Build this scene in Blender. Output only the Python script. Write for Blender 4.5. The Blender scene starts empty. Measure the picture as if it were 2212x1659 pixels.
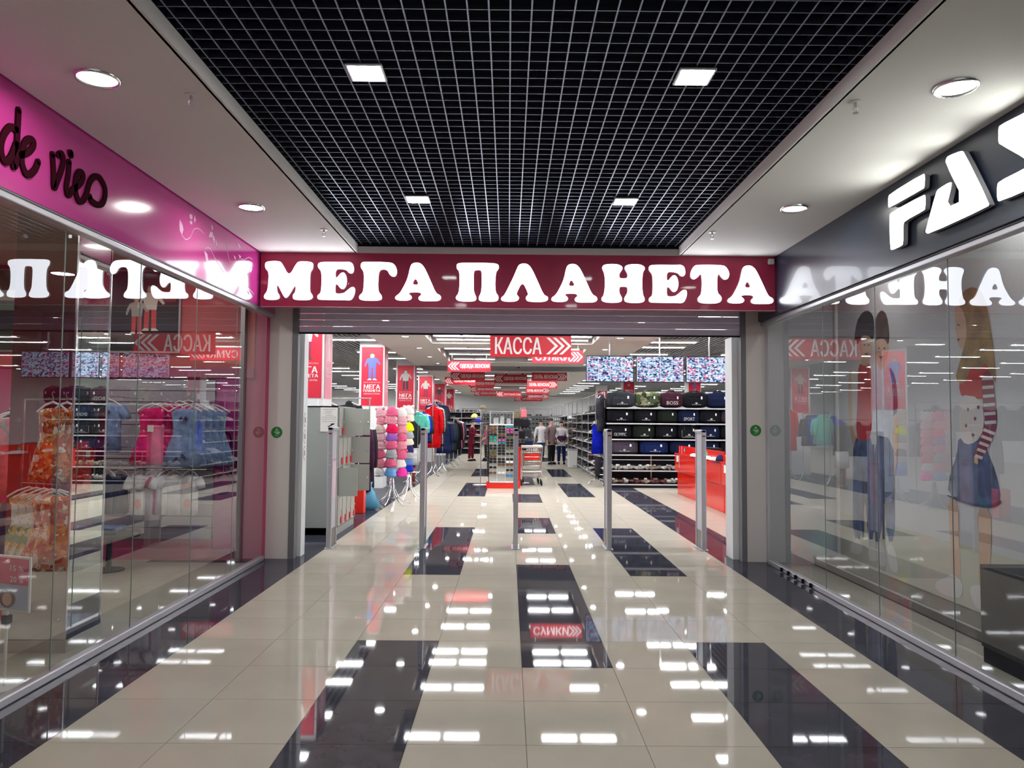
import bpy, bmesh, math, random
from mathutils import Vector, Matrix
random.seed(7)
S = bpy.context.scene
COL = S.collection
PI = math.pi
# ---------------------------------------------------------------- camera, world, exposure
cam_d = bpy.data.cameras.new('camera'); cam = bpy.data.objects.new('camera', cam_d); COL.objects.link(cam)
cam_d.sensor_width = 36.0; cam_d.lens = 1635.25 / 2212 * 36.0; cam_d.clip_start = .05; cam_d.clip_end = 200
def cam_matrix(loc, pitch, yaw, roll):
    cy, sy, cp, sp = math.cos(yaw), math.sin(yaw), math.cos(pitch), math.sin(pitch)
    F = Vector((sy*cp, cy*cp, sp)); R0 = Vector((cy, -sy, 0)); U0 = R0.cross(F)
    R = R0*math.cos(roll) + U0*math.sin(roll); U = U0*math.cos(roll) - R0*math.sin(roll)
    m = Matrix((R, U, -F)).transposed().to_4x4(); m.translation = loc
    return m
cam.matrix_world = cam_matrix(Vector((-.102, -3.871, 1.615)), .04999, .004361, .007759)
S.camera = cam
W = bpy.data.worlds.new('world'); S.world = W; W.use_nodes = True
W.node_tree.nodes['Background'].inputs[0].default_value = (.55, .52, .55, 1)
W.node_tree.nodes['Background'].inputs[1].default_value = .6
S.view_settings.view_transform = 'Standard'; S.view_settings.look = 'None'
S.view_settings.gamma = 1; S.view_settings.use_curve_mapping = False
S.view_settings.exposure = 0.62
S.cycles.use_denoising = True
S.cycles.max_bounces = 7; S.cycles.diffuse_bounces = 3; S.cycles.glossy_bounces = 5
S.cycles.transparent_max_bounces = 16; S.cycles.transmission_bounces = 4
S.cycles.sample_clamp_indirect = 6.0; S.cycles.caustics_reflective = False; S.cycles.caustics_refractive = False
# light levels
TUBE, DOWN, PANEL_L, LETTER, FAS_L, SHOPDOWN, TV_L = 38.0, 66.0, 75.0, 4.2, 4.5, 42.0, .8
# ---------------------------------------------------------------- materials
MATS = {}
def mat(name, col, rough=.5, metal=0., emit=0., ecol=None, var=0., vscale=8., ior=1.5, bump=0., coat=0., alpha=1.):
    if name in MATS: return MATS[name]
    m = bpy.data.materials.new(name); m.use_nodes = True; nt = m.node_tree; b = nt.nodes['Principled BSDF']
    c = (*col, 1)
    b.inputs['Base Color'].default_value = c; b.inputs['Roughness'].default_value = rough
    b.inputs['Metallic'].default_value = metal; b.inputs['IOR'].default_value = ior
    if rough >= .7: b.inputs['Specular IOR Level'].default_value = .15
    if coat: b.inputs['Coat Weight'].default_value = coat; b.inputs['Coat Roughness'].default_value = .05
    if alpha < 1: b.inputs['Alpha'].default_value = alpha
    if emit:
        b.inputs['Emission Color'].default_value = (*(ecol or col), 1); b.inputs['Emission Strength'].default_value = emit
    if var or bump:
        tc = nt.nodes.new('ShaderNodeTexCoord'); n = nt.nodes.new('ShaderNodeTexNoise')
        n.inputs['Scale'].default_value = vscale; n.inputs['Detail'].default_value = 4
        nt.links.new(tc.outputs['Object'], n.inputs['Vector'])
        if var:
            r = nt.nodes.new('ShaderNodeValToRGB')
            r.color_ramp.elements[0].position = .3; r.color_ramp.elements[1].position = .7
            r.color_ramp.elements[0].color = (*[max(0, x*(1-var)) for x in col], 1)
            r.color_ramp.elements[1].color = (*[min(1, x*(1+var)) for x in col], 1)
            nt.links.new(n.outputs['Fac'], r.inputs[0]); nt.links.new(r.outputs[0], b.inputs['Base Color'])
        if bump:
            bp = nt.nodes.new('ShaderNodeBump'); bp.inputs['Strength'].default_value = bump; bp.inputs['Distance'].default_value = .02
            nt.links.new(n.outputs['Fac'], bp.inputs['Height']); nt.links.new(bp.outputs[0], b.inputs['Normal'])
    MATS[name] = m
    return m
def pattern_mat(name, cols, scale, rough=.8):
    """printed cloth: voronoi patches picking from a colour ramp"""
    if name in MATS: return MATS[name]
    m = bpy.data.materials.new(name); m.use_nodes = True; nt = m.node_tree; b = nt.nodes['Principled BSDF']
    b.inputs['Roughness'].default_value = rough; b.inputs['Specular IOR Level'].default_value = .15
    tc = nt.nodes.new('ShaderNodeTexCoord'); n = nt.nodes.new('ShaderNodeTexVoronoi'); n.inputs['Scale'].default_value = scale
    nn = nt.nodes.new('ShaderNodeTexNoise'); nn.inputs['Scale'].default_value = scale*.7
    mx = nt.nodes.new('ShaderNodeMix'); mx.data_type = 'VECTOR'; mx.inputs[0].default_value = .12
    nt.links.new(tc.outputs['Object'], nn.inputs['Vector'])
    nt.links.new(tc.outputs['Object'], mx.inputs[4]); nt.links.new(nn.outputs['Color'], mx.inputs[5])
    nt.links.new(mx.outputs[1], n.inputs['Vector'])
    sp = nt.nodes.new('ShaderNodeSeparateColor'); nt.links.new(n.outputs['Color'], sp.inputs[0])
    r = nt.nodes.new('ShaderNodeValToRGB'); r.color_ramp.interpolation = 'CONSTANT'
    for i, c in enumerate(cols):
        e = r.color_ramp.elements[i] if i < 2 else r.color_ramp.elements.new(i/len(cols))
        e.position = i/len(cols); e.color = (*c, 1)
    nt.links.new(sp.outputs[0], r.inputs[0]); nt.links.new(r.outputs[0], b.inputs['Base Color'])
    MATS[name] = m
    return m
def glass_mat(name, tint=(.93, .96, .95), gain=1.02):
    m = bpy.data.materials.new(name); m.use_nodes = True; nt = m.node_tree; nt.nodes.clear()
    o = nt.nodes.new('ShaderNodeOutputMaterial'); t = nt.nodes.new('ShaderNodeBsdfTransparent'); g = nt.nodes.new('ShaderNodeBsdfGlossy')
    t.inputs[0].default_value = (*tint, 1); g.inputs['Roughness'].default_value = 0.0
    g.inputs['Color'].default_value = (.95, .97, 1, 1)
    # two-sided sheet: Schlick reflectance of both surfaces, the same from either side
    ge = nt.nodes.new('ShaderNodeNewGeometry'); dt = nt.nodes.new('ShaderNodeVectorMath'); dt.operation = 'DOT_PRODUCT'
    nt.links.new(ge.outputs['Normal'], dt.inputs[0]); nt.links.new(ge.outputs['Incoming'], dt.inputs[1])
    def ma(op, a, b=None):
        n = nt.nodes.new('ShaderNodeMath'); n.operation = op
        for i, v in enumerate((a, b)):
            if v is None: continue
            if isinstance(v, (int, float)): n.inputs[i].default_value = v
            else: nt.links.new(v, n.inputs[i])
        return n.outputs[0]
    p5 = ma('POWER', ma('SUBTRACT', 1.0, ma('ABSOLUTE', dt.outputs['Value'])), 5.0)
    r1 = ma('ADD', ma('MULTIPLY', p5, .957), .043)
    rr_ = ma('MINIMUM', ma('MULTIPLY', ma('DIVIDE', ma('MULTIPLY', r1, 2.0), ma('ADD', r1, 1.0)), gain), 1.0)
    mx = nt.nodes.new('ShaderNodeMixShader'); nt.links.new(rr_, mx.inputs[0])
    nt.links.new(t.outputs[0], mx.inputs[1]); nt.links.new(g.outputs[0], mx.inputs[2]); nt.links.new(mx.outputs[0], o.inputs[0])
    MATS[name] = m
    return m
# ---------------------------------------------------------------- mesh helpers
class MB:
    def __init__(s): s.v = []; s.f = []; s.m = []; s.mats = []
    def mi(s, m):
        if m not in s.mats: s.mats.append(m)
        return s.mats.index(m)
    def add(s, vs, fs, m):
        b = len(s.v); s.v += [tuple(v) for v in vs]; i = s.mi(m)
        for f in fs: s.f.append(tuple(b+k for k in f)); s.m.append(i)
        return s
    def box(s, x0, x1, y0, y1, z0, z1, m, rot=None):
        vs = [(x, y, z) for z in (z0, z1) for y in (y0, y1) for x in (x0, x1)]
        if rot: vs = [rot @ Vector(v) for v in vs]
        return s.add(vs, [(0, 2, 3, 1), (4, 5, 7, 6), (0, 1, 5, 4), (2, 6, 7, 3), (0, 4, 6, 2), (1, 3, 7, 5)], m)
    def rings(s, R, m, cap=True):
        """R: list of rings (same count) -> lofted skin"""
        n = len(R[0]); vs = [v for r in R for v in r]; fs = []
        for i in range(len(R)-1):
            for k in range(n): fs.append((i*n+k, i*n+(k+1) % n, (i+1)*n+(k+1) % n, (i+1)*n+k))
        if cap: fs.append(tuple(range(n-1, -1, -1))); fs.append(tuple((len(R)-1)*n+k for k in range(n)))
        return s.add(vs, fs, m)
    def tube(s, pts, r, m, seg=6, cap=True):
        pts = [Vector(p) for p in pts]; R = []; rs = r if isinstance(r, (list, tuple)) else [r]*len(pts)
        up = None
        for i, p in enumerate(pts):
            d = (pts[min(i+1, len(pts)-1)]-pts[max(i-1, 0)])
            d = d.normalized() if d.length > 1e-9 else Vector((0, 0, 1))
            if up is None: up = Vector((0, 0, 1)) if abs(d.z) < .9 else Vector((0, 1, 0))
            a = d.cross(up); a = a.normalized() if a.length > 1e-6 else Vector((1, 0, 0)); b = a.cross(d).normalized(); up = b
            R.append([p + a*(rs[i]*math.cos(2*PI*k/seg)) + b*(rs[i]*math.sin(2*PI*k/seg)) for k in range(seg)])
        return s.rings(R, m, cap)
    def ell(s, c, r, m, seg=12, rn=7, z0=-1., z1=1.):
        R = []
        for i in range(rn+1):
            z = z0+(z1-z0)*i/rn; a = math.asin(max(-1, min(1, z))); 
            a = math.asin(z0)+(math.asin(z1)-math.asin(z0))*i/rn
            q = max(.02, math.cos(a)); R.append([(c[0]+r[0]*q*math.cos(2*PI*k/seg), c[1]+r[1]*q*math.sin(2*PI*k/seg), c[2]+r[2]*math.sin(a)) for k in range(seg)])
        return s.rings(R, m)
    def cyl(s, c, r, h, m, seg=16, r2=None):
        r2 = r if r2 is None else r2
        return s.rings([[(c[0]+q*math.cos(2*PI*k/seg), c[1]+q*math.sin(2*PI*k/seg), c[2]+z) for k in range(seg)] for z, q in ((0, r), (h, r2))], m)
    def plate(s, pts, fr, d, m):
        """flat polygon (u,v) on frame fr=(origin,U,V), thickness d towards the normal"""
        o, U, V = fr; N = U.cross(V); n = len(pts)
        ar = sum(pts[i][0]*pts[(i+1) % n][1]-pts[(i+1) % n][0]*pts[i][1] for i in range(n))
        if ar < 0: pts = pts[::-1]
        a = [o+U*p[0]+V*p[1] for p in pts]; b = [p+N*d for p in a]
        return s.add(a+b, [tuple(range(n-1, -1, -1)), tuple(range(n, 2*n))]+[(i, (i+1) % n, n+(i+1) % n, n+i) for i in range(n)], m)
    def mesh(s, name, smooth=False):
        me = bpy.data.meshes.new(name); me.from_pydata(s.v, [], s.f)
        for m in s.mats: me.materials.append(m)
        me.polygons.foreach_set('material_index', s.m)
        if smooth:
            me.polygons.foreach_set('use_smooth', [True]*len(s.f))
        me.update(); return me
    def build(s, name, parent=None, loc=(0, 0, 0), rz=0, smooth=False, kind=None):
        return put(name, s.mesh(name, smooth), parent, loc, rz, kind)
def put(name, me, parent=None, loc=(0, 0, 0), rz=0, kind=None):
    o = bpy.data.objects.new(name, me); COL.objects.link(o); o.location = loc; o.rotation_euler = (0, 0, rz)
    if parent is not None: o.parent = parent
    if kind: o['kind'] = kind
    return o
def bevel(o, w=.01, seg=2):
    md = o.modifiers.new('bevel', 'BEVEL'); md.width = w; md.segments = seg; md.limit_method = 'ANGLE'
    return o
def thing(name, label, cat, loc=(0, 0, 0), rz=0, group=None):
    o = bpy.data.objects.new(name, None); COL.objects.link(o); o.location = loc; o.rotation_euler = (0, 0, rz)
    o.empty_display_size = .1; o['label'] = label; o['category'] = cat
    if group: o['group'] = group
    return o
def tag(o, label, cat, group=None):
    o['label'] = label; o['category'] = cat
    if group: o['group'] = group
    return o
KIDS_OF = {}
def dup(root, loc, rz=0, label=None, scale=None):
    r = root.copy(); COL.objects.link(r); r.location = loc; r.rotation_euler = (0, 0, rz)
    if label: r['label'] = label
    if scale: r.scale = scale
    if root.name not in KIDS_OF: KIDS_OF[root.name] = [(c, list(c.children)) for c in root.children]
    for c, gs in KIDS_OF[root.name]:
        k = c.copy(); COL.objects.link(k); k.parent = r
        for g in gs:
            q = g.copy(); COL.objects.link(q); q.parent = k
    return r
def ordw(n):
    w = ['first', 'second', 'third', 'fourth', 'fifth', 'sixth', 'seventh', 'eighth', 'ninth', 'tenth', 'eleventh', 'twelfth', 'thirteenth', 'fourteenth',
         'fifteenth', 'sixteenth', 'seventeenth', 'eighteenth', 'nineteenth', 'twentieth']
    return w[n-1] if n <= 20 else ('twenty-'+w[n-21] if n < 30 else 'thirtieth')
X, Y, Z = Vector((1, 0, 0)), Vector((0, 1, 0)), Vector((0, 0, 1))
def FR(o): return (Vector(o), X, Z)          # faces the camera (-Y)
def FL(o): return (Vector(o), Y, Z)          # on the left, faces +X
def FRT(o): return (Vector(o), -Y, Z)        # on the right, faces -X
def chaikin(p, n=2):
    for _ in range(n):
        q = []
        for i in range(len(p)):
            a, b = p[i], p[(i+1) % len(p)]
            q += [(a[0]*.75+b[0]*.25, a[1]*.75+b[1]*.25), (a[0]*.25+b[0]*.75, a[1]*.25+b[1]*.75)]
        p = q
    return p
def curve_mesh(name, loops, m, depth, side=None):
    """2D loops (outer + holes) -> solid letter in local XY, thickness along +Z"""
    cu = bpy.data.curves.new(name, 'CURVE'); cu.dimensions = '2D'; cu.fill_mode = 'BOTH'; cu.extrude = depth/2
    for l in loops:
        sp = cu.splines.new('POLY'); sp.points.add(len(l)-1); sp.use_cyclic_u = True
        for i, p in enumerate(l): sp.points[i].co = (p[0], p[1], 0, 1)
    o = bpy.data.objects.new(name, cu); COL.objects.link(o)
    bpy.context.view_layer.update()
    me = bpy.data.meshes.new_from_object(o.evaluated_get(bpy.context.evaluated_depsgraph_get()))
    bpy.data.objects.remove(o); bpy.data.curves.remove(cu)
    me.materials.clear(); me.materials.append(m); me.name = name
    if side is not None:
        me.materials.append(side)
        for p in me.polygons: p.material_index = 0 if p.normal.z > .5 else 1
    return me
def frame_matrix(fr):
    o, U, V = fr; N = U.cross(V); M = Matrix((U, V, N)).transposed().to_4x4(); M.translation = o
    return M
TXT = {}
def raw_text(s):
    cu = bpy.data.curves.new('t', 'FONT'); cu.body = s; cu.size = 1; cu.extrude = .5; cu.resolution_u = 2
    o = bpy.data.objects.new('t', cu); COL.objects.link(o); bpy.context.view_layer.update()
    me = bpy.data.meshes.new_from_object(o.evaluated_get(bpy.context.evaluated_depsgraph_get()))
    bpy.data.objects.remove(o); bpy.data.curves.remove(cu)
    return me
def text(s, fr, w, h, m, name='lettering', parent=None, bold=.02, depth=.002):
    heavy = .026 if bold > .028 else .008; bold = 0
    """lettering stretched to a w x h box whose lower left corner is the frame origin"""
    k = (s, bold, heavy, m.name)
    if k not in TXT:
        me = raw_text(s.replace('Ь', 'P'))
        if 'Ь' in s:   # the built-in glyph of the soft sign fills badly: set the word letter by letter, with a P turned upside down for it
            t = s.replace('Ь', 'P'); V = []; F_ = []
            for i, ch in enumerate(t):
                if ch == ' ': continue
                g = raw_text(ch); off = max(v.co.x for v in raw_text(t[:i+1]).vertices)-max(v.co.x for v in g.vertices); n = len(V); top = max(v.co.y for v in g.vertices)
                fl = s[i] == 'Ь'
                V += [(v.co.x+off, top-v.co.y if fl else v.co.y, v.co.z) for v in g.vertices]; F_ += [tuple(n+q for q in (reversed(p.vertices) if fl else p.vertices)) for p in g.polygons]
            me = bpy.data.meshes.new('lettering'); me.from_pydata(V, [], F_)
        xs = [v.co.x for v in me.vertices]; ys = [v.co.y for v in me.vertices]
        a, b, c, d = min(xs), max(xs), min(ys), max(ys)
        for v in me.vertices: v.co = ((v.co.x-a)/(b-a), (v.co.y-c)/(d-c), v.co.z+.5)
        if heavy:   # extra-bold: three copies side by side, each a little prouder than the last
            vs = [tuple(v.co) for v in me.vertices]; fs = [tuple(p.vertices) for p in me.polygons]; n = len(vs); sh = heavy/(b-a)
            fs = [f for f, p in zip(fs, me.polygons) if p.normal.z > .5]
            V = [(x*(1-2*sh)+sh+q*sh, y, z+q*.06+.1) for q in (-1, 0, 1) for x, y, z in vs]; F_ = [tuple(i+n*q for i in f) for q in range(3) for f in fs]
            me = bpy.data.meshes.new('lettering'); me.from_pydata(V, [], F_)
        me.materials.clear(); me.materials.append(m); me.name = 'lettering'
        TXT[k] = me
    o = bpy.data.objects.new(name, TXT[k]); COL.objects.link(o)
    M = frame_matrix(fr) @ Matrix.Diagonal((w, h, depth, 1))
    o.matrix_local = M
    if parent is not None: o.parent = parent
    return o
def ribbon(mb, pts, fr, w, d, m):
    """pen stroke with round ends on a plane"""
    P = [Vector(p) for p in pts]
    # smooth the stroke (Catmull-Rom)
    Q = []
    for i in range(len(P)-1):
        p0, p1, p2, p3 = P[max(i-1, 0)], P[i], P[i+1], P[min(i+2, len(P)-1)]
        for t in (0, .25, .5, .75):
            Q.append(.5*((2*p1)+(p2-p0)*t+(2*p0-5*p1+4*p2-p3)*t*t+(3*p1-p0-3*p2+p3)*t**3))
    Q.append(P[-1]); r = w/2; L = []; Rr = []
    for i, q in enumerate(Q):
        dd = (Q[min(i+1, len(Q)-1)]-Q[max(i-1, 0)])
        dd = dd.normalized() if dd.length > 1e-9 else Vector((1, 0)); n = Vector((-dd.y, dd.x))*r
        L.append(q+n); Rr.append(q-n)
    for i in range(len(Q)-1):
        mb.plate([tuple(v) for v in (L[i], Rr[i], Rr[i+1], L[i+1])], fr, d, m)
    for q in (Q[0], Q[-1]): mb.plate([(q.x+r*math.cos(a*PI/4), q.y+r*math.sin(a*PI/4)) for a in range(8)], fr, d, m)
# palette
BLACK = mat('black_cloth', (.012, .012, .016), .75)
NAVY = mat('navy_cloth', (.012, .02, .075), .75, var=.3)
CHAR = mat('charcoal_cloth', (.035, .035, .045), .7, var=.3)
WHITE = mat('white_plastic', (.78, .78, .76), .4)
WALLW = mat('white_paint', (.84, .86, .87), .7)
CHROME = mat('chrome', (.75, .75, .77), .18, 1.)
STEEL = mat('brushed_steel', (.55, .55, .57), .32, 1.)
ALU = mat('aluminium', (.50, .50, .53), .35, .8)
REDB = mat('banner_red', (.56, .003, .030), .5)
PINKB = mat('banner_faded_pink', (.70, .22, .30), .4)
PRINTW = mat('print_white', (.85, .83, .80), .5)
SKIN = mat('skin', (.55, .33, .25), .6)
# ---------------------------------------------------------------- measured outlines (metres on their own surfaces)
GLYPH={'M':[[(0.01,0.9),(0.02,0.97),(0.12,1.0),(0.31,1.0),(0.36,0.94),(0.51,0.6),(0.65,0.94),(0.71,1.0),(0.88,1.0),(0.99,0.97),(1.0,0.9),(0.99,0.8),(0.94,0.72),(0.94,0.47),(0.94,0.22),(1.0,0.13),(1.0,0.05),(0.93,0.0),(0.67,0.0),(0.6,0.03),(0.59,0.13),(0.65,0.2),(0.65,0.43),(0.51,0.11),(0.45,0.04),(0.4,0.11),(0.26,0.45),(0.26,0.22),(0.32,0.12),(0.32,0.04),(0.25,0.0),(0.06,0.0),(0.0,0.05),(0.01,0.13),(0.07,0.22),(0.09,0.47),(0.09,0.72),(0.02,0.8)]],'E':[[(0.0,0.91),(0.03,0.97),(0.14,0.99),(0.78,0.99),(0.83,1.0),(0.93,0.95),(0.96,0.78),(0.91,0.69),(0.82,0.71),(0.77,0.78),(0.65,0.81),(0.47,0.81),(0.47,0.58),(0.52,0.59),(0.57,0.66),(0.63,0.72),(0.71,0.72),(0.77,0.59),(0.77,0.42),(0.71,0.3),(0.63,0.29),(0.57,0.36),(0.52,0.42),(0.47,0.42),(0.47,0.19),(0.53,0.17),(0.69,0.18),(0.78,0.25),(0.88,0.34),(0.97,0.35),(1.0,0.27),(0.97,0.12),(0.89,0.0),(0.72,0.01),(0.14,0.01),(0.03,0.02),(0.0,0.08),(0.02,0.14),(0.1,0.19),(0.11,0.47),(0.1,0.75),(0.01,0.84)]],'G':[[(0.03,0.92),(0.06,0.99),(0.16,1.0),(0.8,1.0),(0.93,0.94),(1.0,0.78),(0.97,0.64),(0.88,0.62),(0.8,0.67),(0.75,0.78),(0.65,0.82),(0.53,0.79),(0.5,0.62),(0.5,0.24),(0.59,0.15),(0.61,0.07),(0.58,0.02),(0.45,0.0),(0.14,0.0),(0.02,0.03),(0.0,0.09),(0.03,0.15),(0.11,0.21),(0.13,0.5),(0.12,0.75),(0.04,0.84)]],'A':[[(0.32,0.89),(0.36,0.97),(0.46,1.0),(0.55,0.97),(0.63,0.86),(0.76,0.53),(0.88,0.2),(0.97,0.16),(1.0,0.08),(0.95,0.01),(0.79,0.0),(0.55,0.0),(0.5,0.06),(0.52,0.12),(0.57,0.16),(0.55,0.22),(0.44,0.23),(0.31,0.22),(0.29,0.19),(0.36,0.12),(0.36,0.06),(0.29,0.01),(0.07,0.01),(0.0,0.05),(0.01,0.12),(0.1,0.19),(0.19,0.38),(0.27,0.59)],[(0.43,0.61),(0.52,0.42),(0.36,0.42)]],'P':[[(0.01,0.92),(0.03,0.98),(0.17,1.0),(0.79,1.0),(0.96,0.98),(1.0,0.91),(0.98,0.83),(0.93,0.78),(0.91,0.53),(0.92,0.24),(0.99,0.15),(0.99,0.05),(0.92,0.0),(0.63,0.0),(0.54,0.03),(0.53,0.11),(0.58,0.21),(0.6,0.34),(0.6,0.79),(0.55,0.82),(0.44,0.81),(0.41,0.77),(0.41,0.34),(0.43,0.21),(0.48,0.11),(0.47,0.03),(0.39,0.0),(0.1,0.0),(0.01,0.05),(0.0,0.12),(0.07,0.21),(0.09,0.49),(0.08,0.77),(0.02,0.84)]],'L':[[(0.34,0.89),(0.38,0.97),(0.48,1.0),(0.57,0.97),(0.65,0.85),(0.78,0.51),(0.9,0.18),(0.98,0.15),(1.0,0.08),(0.95,0.02),(0.8,0.0),(0.57,0.01),(0.52,0.07),(0.53,0.14),(0.57,0.18),(0.56,0.26),(0.45,0.53),(0.33,0.25),(0.33,0.18),(0.38,0.12),(0.37,0.06),(0.31,0.01),(0.12,0.0),(0.0,0.03),(0.0,0.11),(0.07,0.17),(0.17,0.42),(0.27,0.67)]],'H':[[(0.01,0.89),(0.04,0.97),(0.16,1.0),(0.36,1.0),(0.47,0.95),(0.49,0.88),(0.44,0.8),(0.41,0.75),(0.41,0.65),(0.44,0.63),(0.57,0.63),(0.6,0.66),(0.6,0.75),(0.57,0.81),(0.53,0.89),(0.55,0.96),(0.67,1.0),(0.89,1.0),(0.99,0.94),(1.0,0.87),(0.95,0.8),(0.93,0.5),(0.95,0.21),(0.99,0.13),(0.99,0.04),(0.89,0.0),(0.65,0.0),(0.54,0.03),(0.52,0.11),(0.57,0.21),(0.6,0.26),(0.6,0.39),(0.57,0.42),(0.44,0.42),(0.41,0.39),(0.41,0.26),(0.44,0.19),(0.48,0.11),(0.46,0.03),(0.36,0.0),(0.13,0.0),(0.01,0.04),(0.0,0.12),(0.06,0.19),(0.09,0.5),(0.07,0.76)]],'T':[[(0.01,0.82),(0.1,0.98),(0.23,1.0),(0.79,1.0),(0.91,0.96),(1.0,0.8),(0.97,0.65),(0.87,0.61),(0.79,0.68),(0.72,0.79),(0.68,0.67),(0.68,0.28),(0.78,0.19),(0.8,0.11),(0.75,0.03),(0.61,0.0),(0.35,0.0),(0.21,0.03),(0.18,0.11),(0.21,0.17),(0.28,0.24),(0.3,0.51),(0.29,0.7),(0.27,0.78),(0.18,0.67),(0.09,0.61),(0.0,0.67)]]}
MEGA=[('M',-2.809,-2.273),('E',-2.222,-1.803),('G',-1.762,-1.343),('A',-1.364,-0.852),('P',-0.694,-0.218),('L',-0.193,0.329),('A',0.36,0.873),('H',0.914,1.396),('E',1.437,1.863),('T',1.898,2.334),('A',2.309,2.822)]
FAS={'F1':[(1.854,3.353),(1.835,3.38),(1.355,3.383),(1.338,3.36),(1.347,3.279),(1.369,3.275),(1.839,3.275),(1.855,3.289)],'F2':[(1.84,3.213),(1.814,3.231),(1.36,3.232),(1.335,3.216),(1.343,3.129),(1.359,3.119),(1.623,3.114),(1.64,3.089),(1.645,2.953),(1.665,2.941),(1.799,2.939),(1.837,2.953)],'A':[(1.08,3.393),(1.05,3.4),(0.912,3.383),(0.882,3.363),(0.643,2.961),(0.655,2.943),(1.307,2.939),(1.344,2.958),(1.342,2.975),(1.205,3.205),(1.174,3.216),(1.047,3.221),(1.016,3.205),(1.092,3.06),(0.9,3.057),(1.09,3.363)],'S':[(0.543,3.383),(0.528,3.397),(0.352,3.386),(0.144,3.372),(0.119,3.348),(0.122,3.279),(0.147,3.276),(0.293,3.278),(0.301,3.257),(0.129,3.099),(0.117,3.076),(0.122,2.95),(0.142,2.938),(0.546,2.942),(0.571,2.96),(0.568,3.045),(0.552,3.065),(0.329,3.066),(0.288,3.075),(0.3,3.108),(0.533,3.284),(0.546,3.301)]}
VIE=[[(0.313,3.343),(0.311,3.192),(0.309,3.039),(0.288,3.014)],[(0.297,3.225),(0.251,3.222),(0.204,3.166),(0.181,3.099),(0.19,3.042),(0.225,3.017),(0.267,3.062),(0.303,3.143)],[(0.34,3.096),(0.409,3.136),(0.45,3.183),(0.454,3.216),(0.417,3.217),(0.377,3.179),(0.357,3.117),(0.361,3.056),(0.393,3.013),(0.43,3.014),(0.477,3.057),(0.505,3.114)],[(0.639,3.207),(0.655,3.11),(0.665,3.01),(0.699,3.067),(0.739,3.158),(0.749,3.216),(0.728,3.243),(0.697,3.223)],[(0.811,3.221),(0.808,3.144),(0.792,3.054),(0.816,3.011),(0.858,3.057),(0.944,3.128),(0.971,3.189),(0.932,3.198),(0.896,3.156),(0.886,3.084),(0.92,3.016),(0.966,3.016),(1.01,3.069),(1.051,3.171),(1.112,3.227),(1.179,3.231),(1.242,3.176),(1.223,3.087),(1.157,3.048),(1.075,3.053),(1.057,3.074)],[(0.823,3.281),(0.828,3.272)]]
LEAF=[[(2.42,3.295),(2.48,3.256),(2.497,3.223),(2.471,3.17),(2.426,3.199),(2.416,3.246)],[(2.61,3.389),(2.662,3.4),(2.673,3.37),(2.644,3.347),(2.613,3.361)],[(2.713,3.407),(2.742,3.377),(2.721,3.338),(2.701,3.359)],[(2.615,3.333),(2.667,3.34),(2.669,3.312),(2.63,3.308)],[(3.075,3.422),(3.127,3.419),(3.13,3.378),(3.105,3.372)],[(3.033,3.293),(3.063,3.354),(3.132,3.359),(3.118,3.307)],[(3.133,3.345),(3.18,3.308),(3.174,3.262),(3.127,3.296)],[(3.206,3.315),(3.244,3.275),(3.229,3.237),(3.206,3.266)],[(2.943,3.144),(3.01,3.132),(3.049,3.067),(2.99,3.061)],[(3.747,3.417),(3.843,3.409),(3.865,3.385),(3.802,3.377)],[(3.667,3.265),(3.728,3.257),(3.72,3.221)],[(3.808,3.304),(3.883,3.298),(3.843,3.262)],[(4.185,3.27),(4.222,3.238),(4.191,3.193),(4.134,3.189)]]
VINE=[[(2.471,3.17),(2.552,3.152),(2.639,3.196),(2.695,3.267),(2.755,3.302),(2.834,3.312),(2.932,3.298)],[(2.958,3.168),(3.074,3.194),(3.201,3.128),(3.428,3.041)],[(3.441,3.386),(3.483,3.332),(3.508,3.251),(3.573,3.172)],[(3.884,3.275),(3.981,3.289),(4.111,3.34),(4.226,3.342)],[(3.925,3.162),(4.013,3.15),(3.934,3.028),(4.023,3.006),(4.158,3.007),(4.3,2.976)]]
DARKL=[[(4.09,3.165),(4.104,3.129),(4.112,3.17)],[(4.147,3.16),(4.167,3.126),(4.174,3.166)],[(4.067,3.022),(4.134,3.033),(4.168,3.02),(4.122,3.024)],[(4.092,2.98),(4.138,2.972),(4.151,2.943),(4.117,2.953)],[(4.19,2.895),(4.222,2.924),(4.248,2.889)]]
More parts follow.
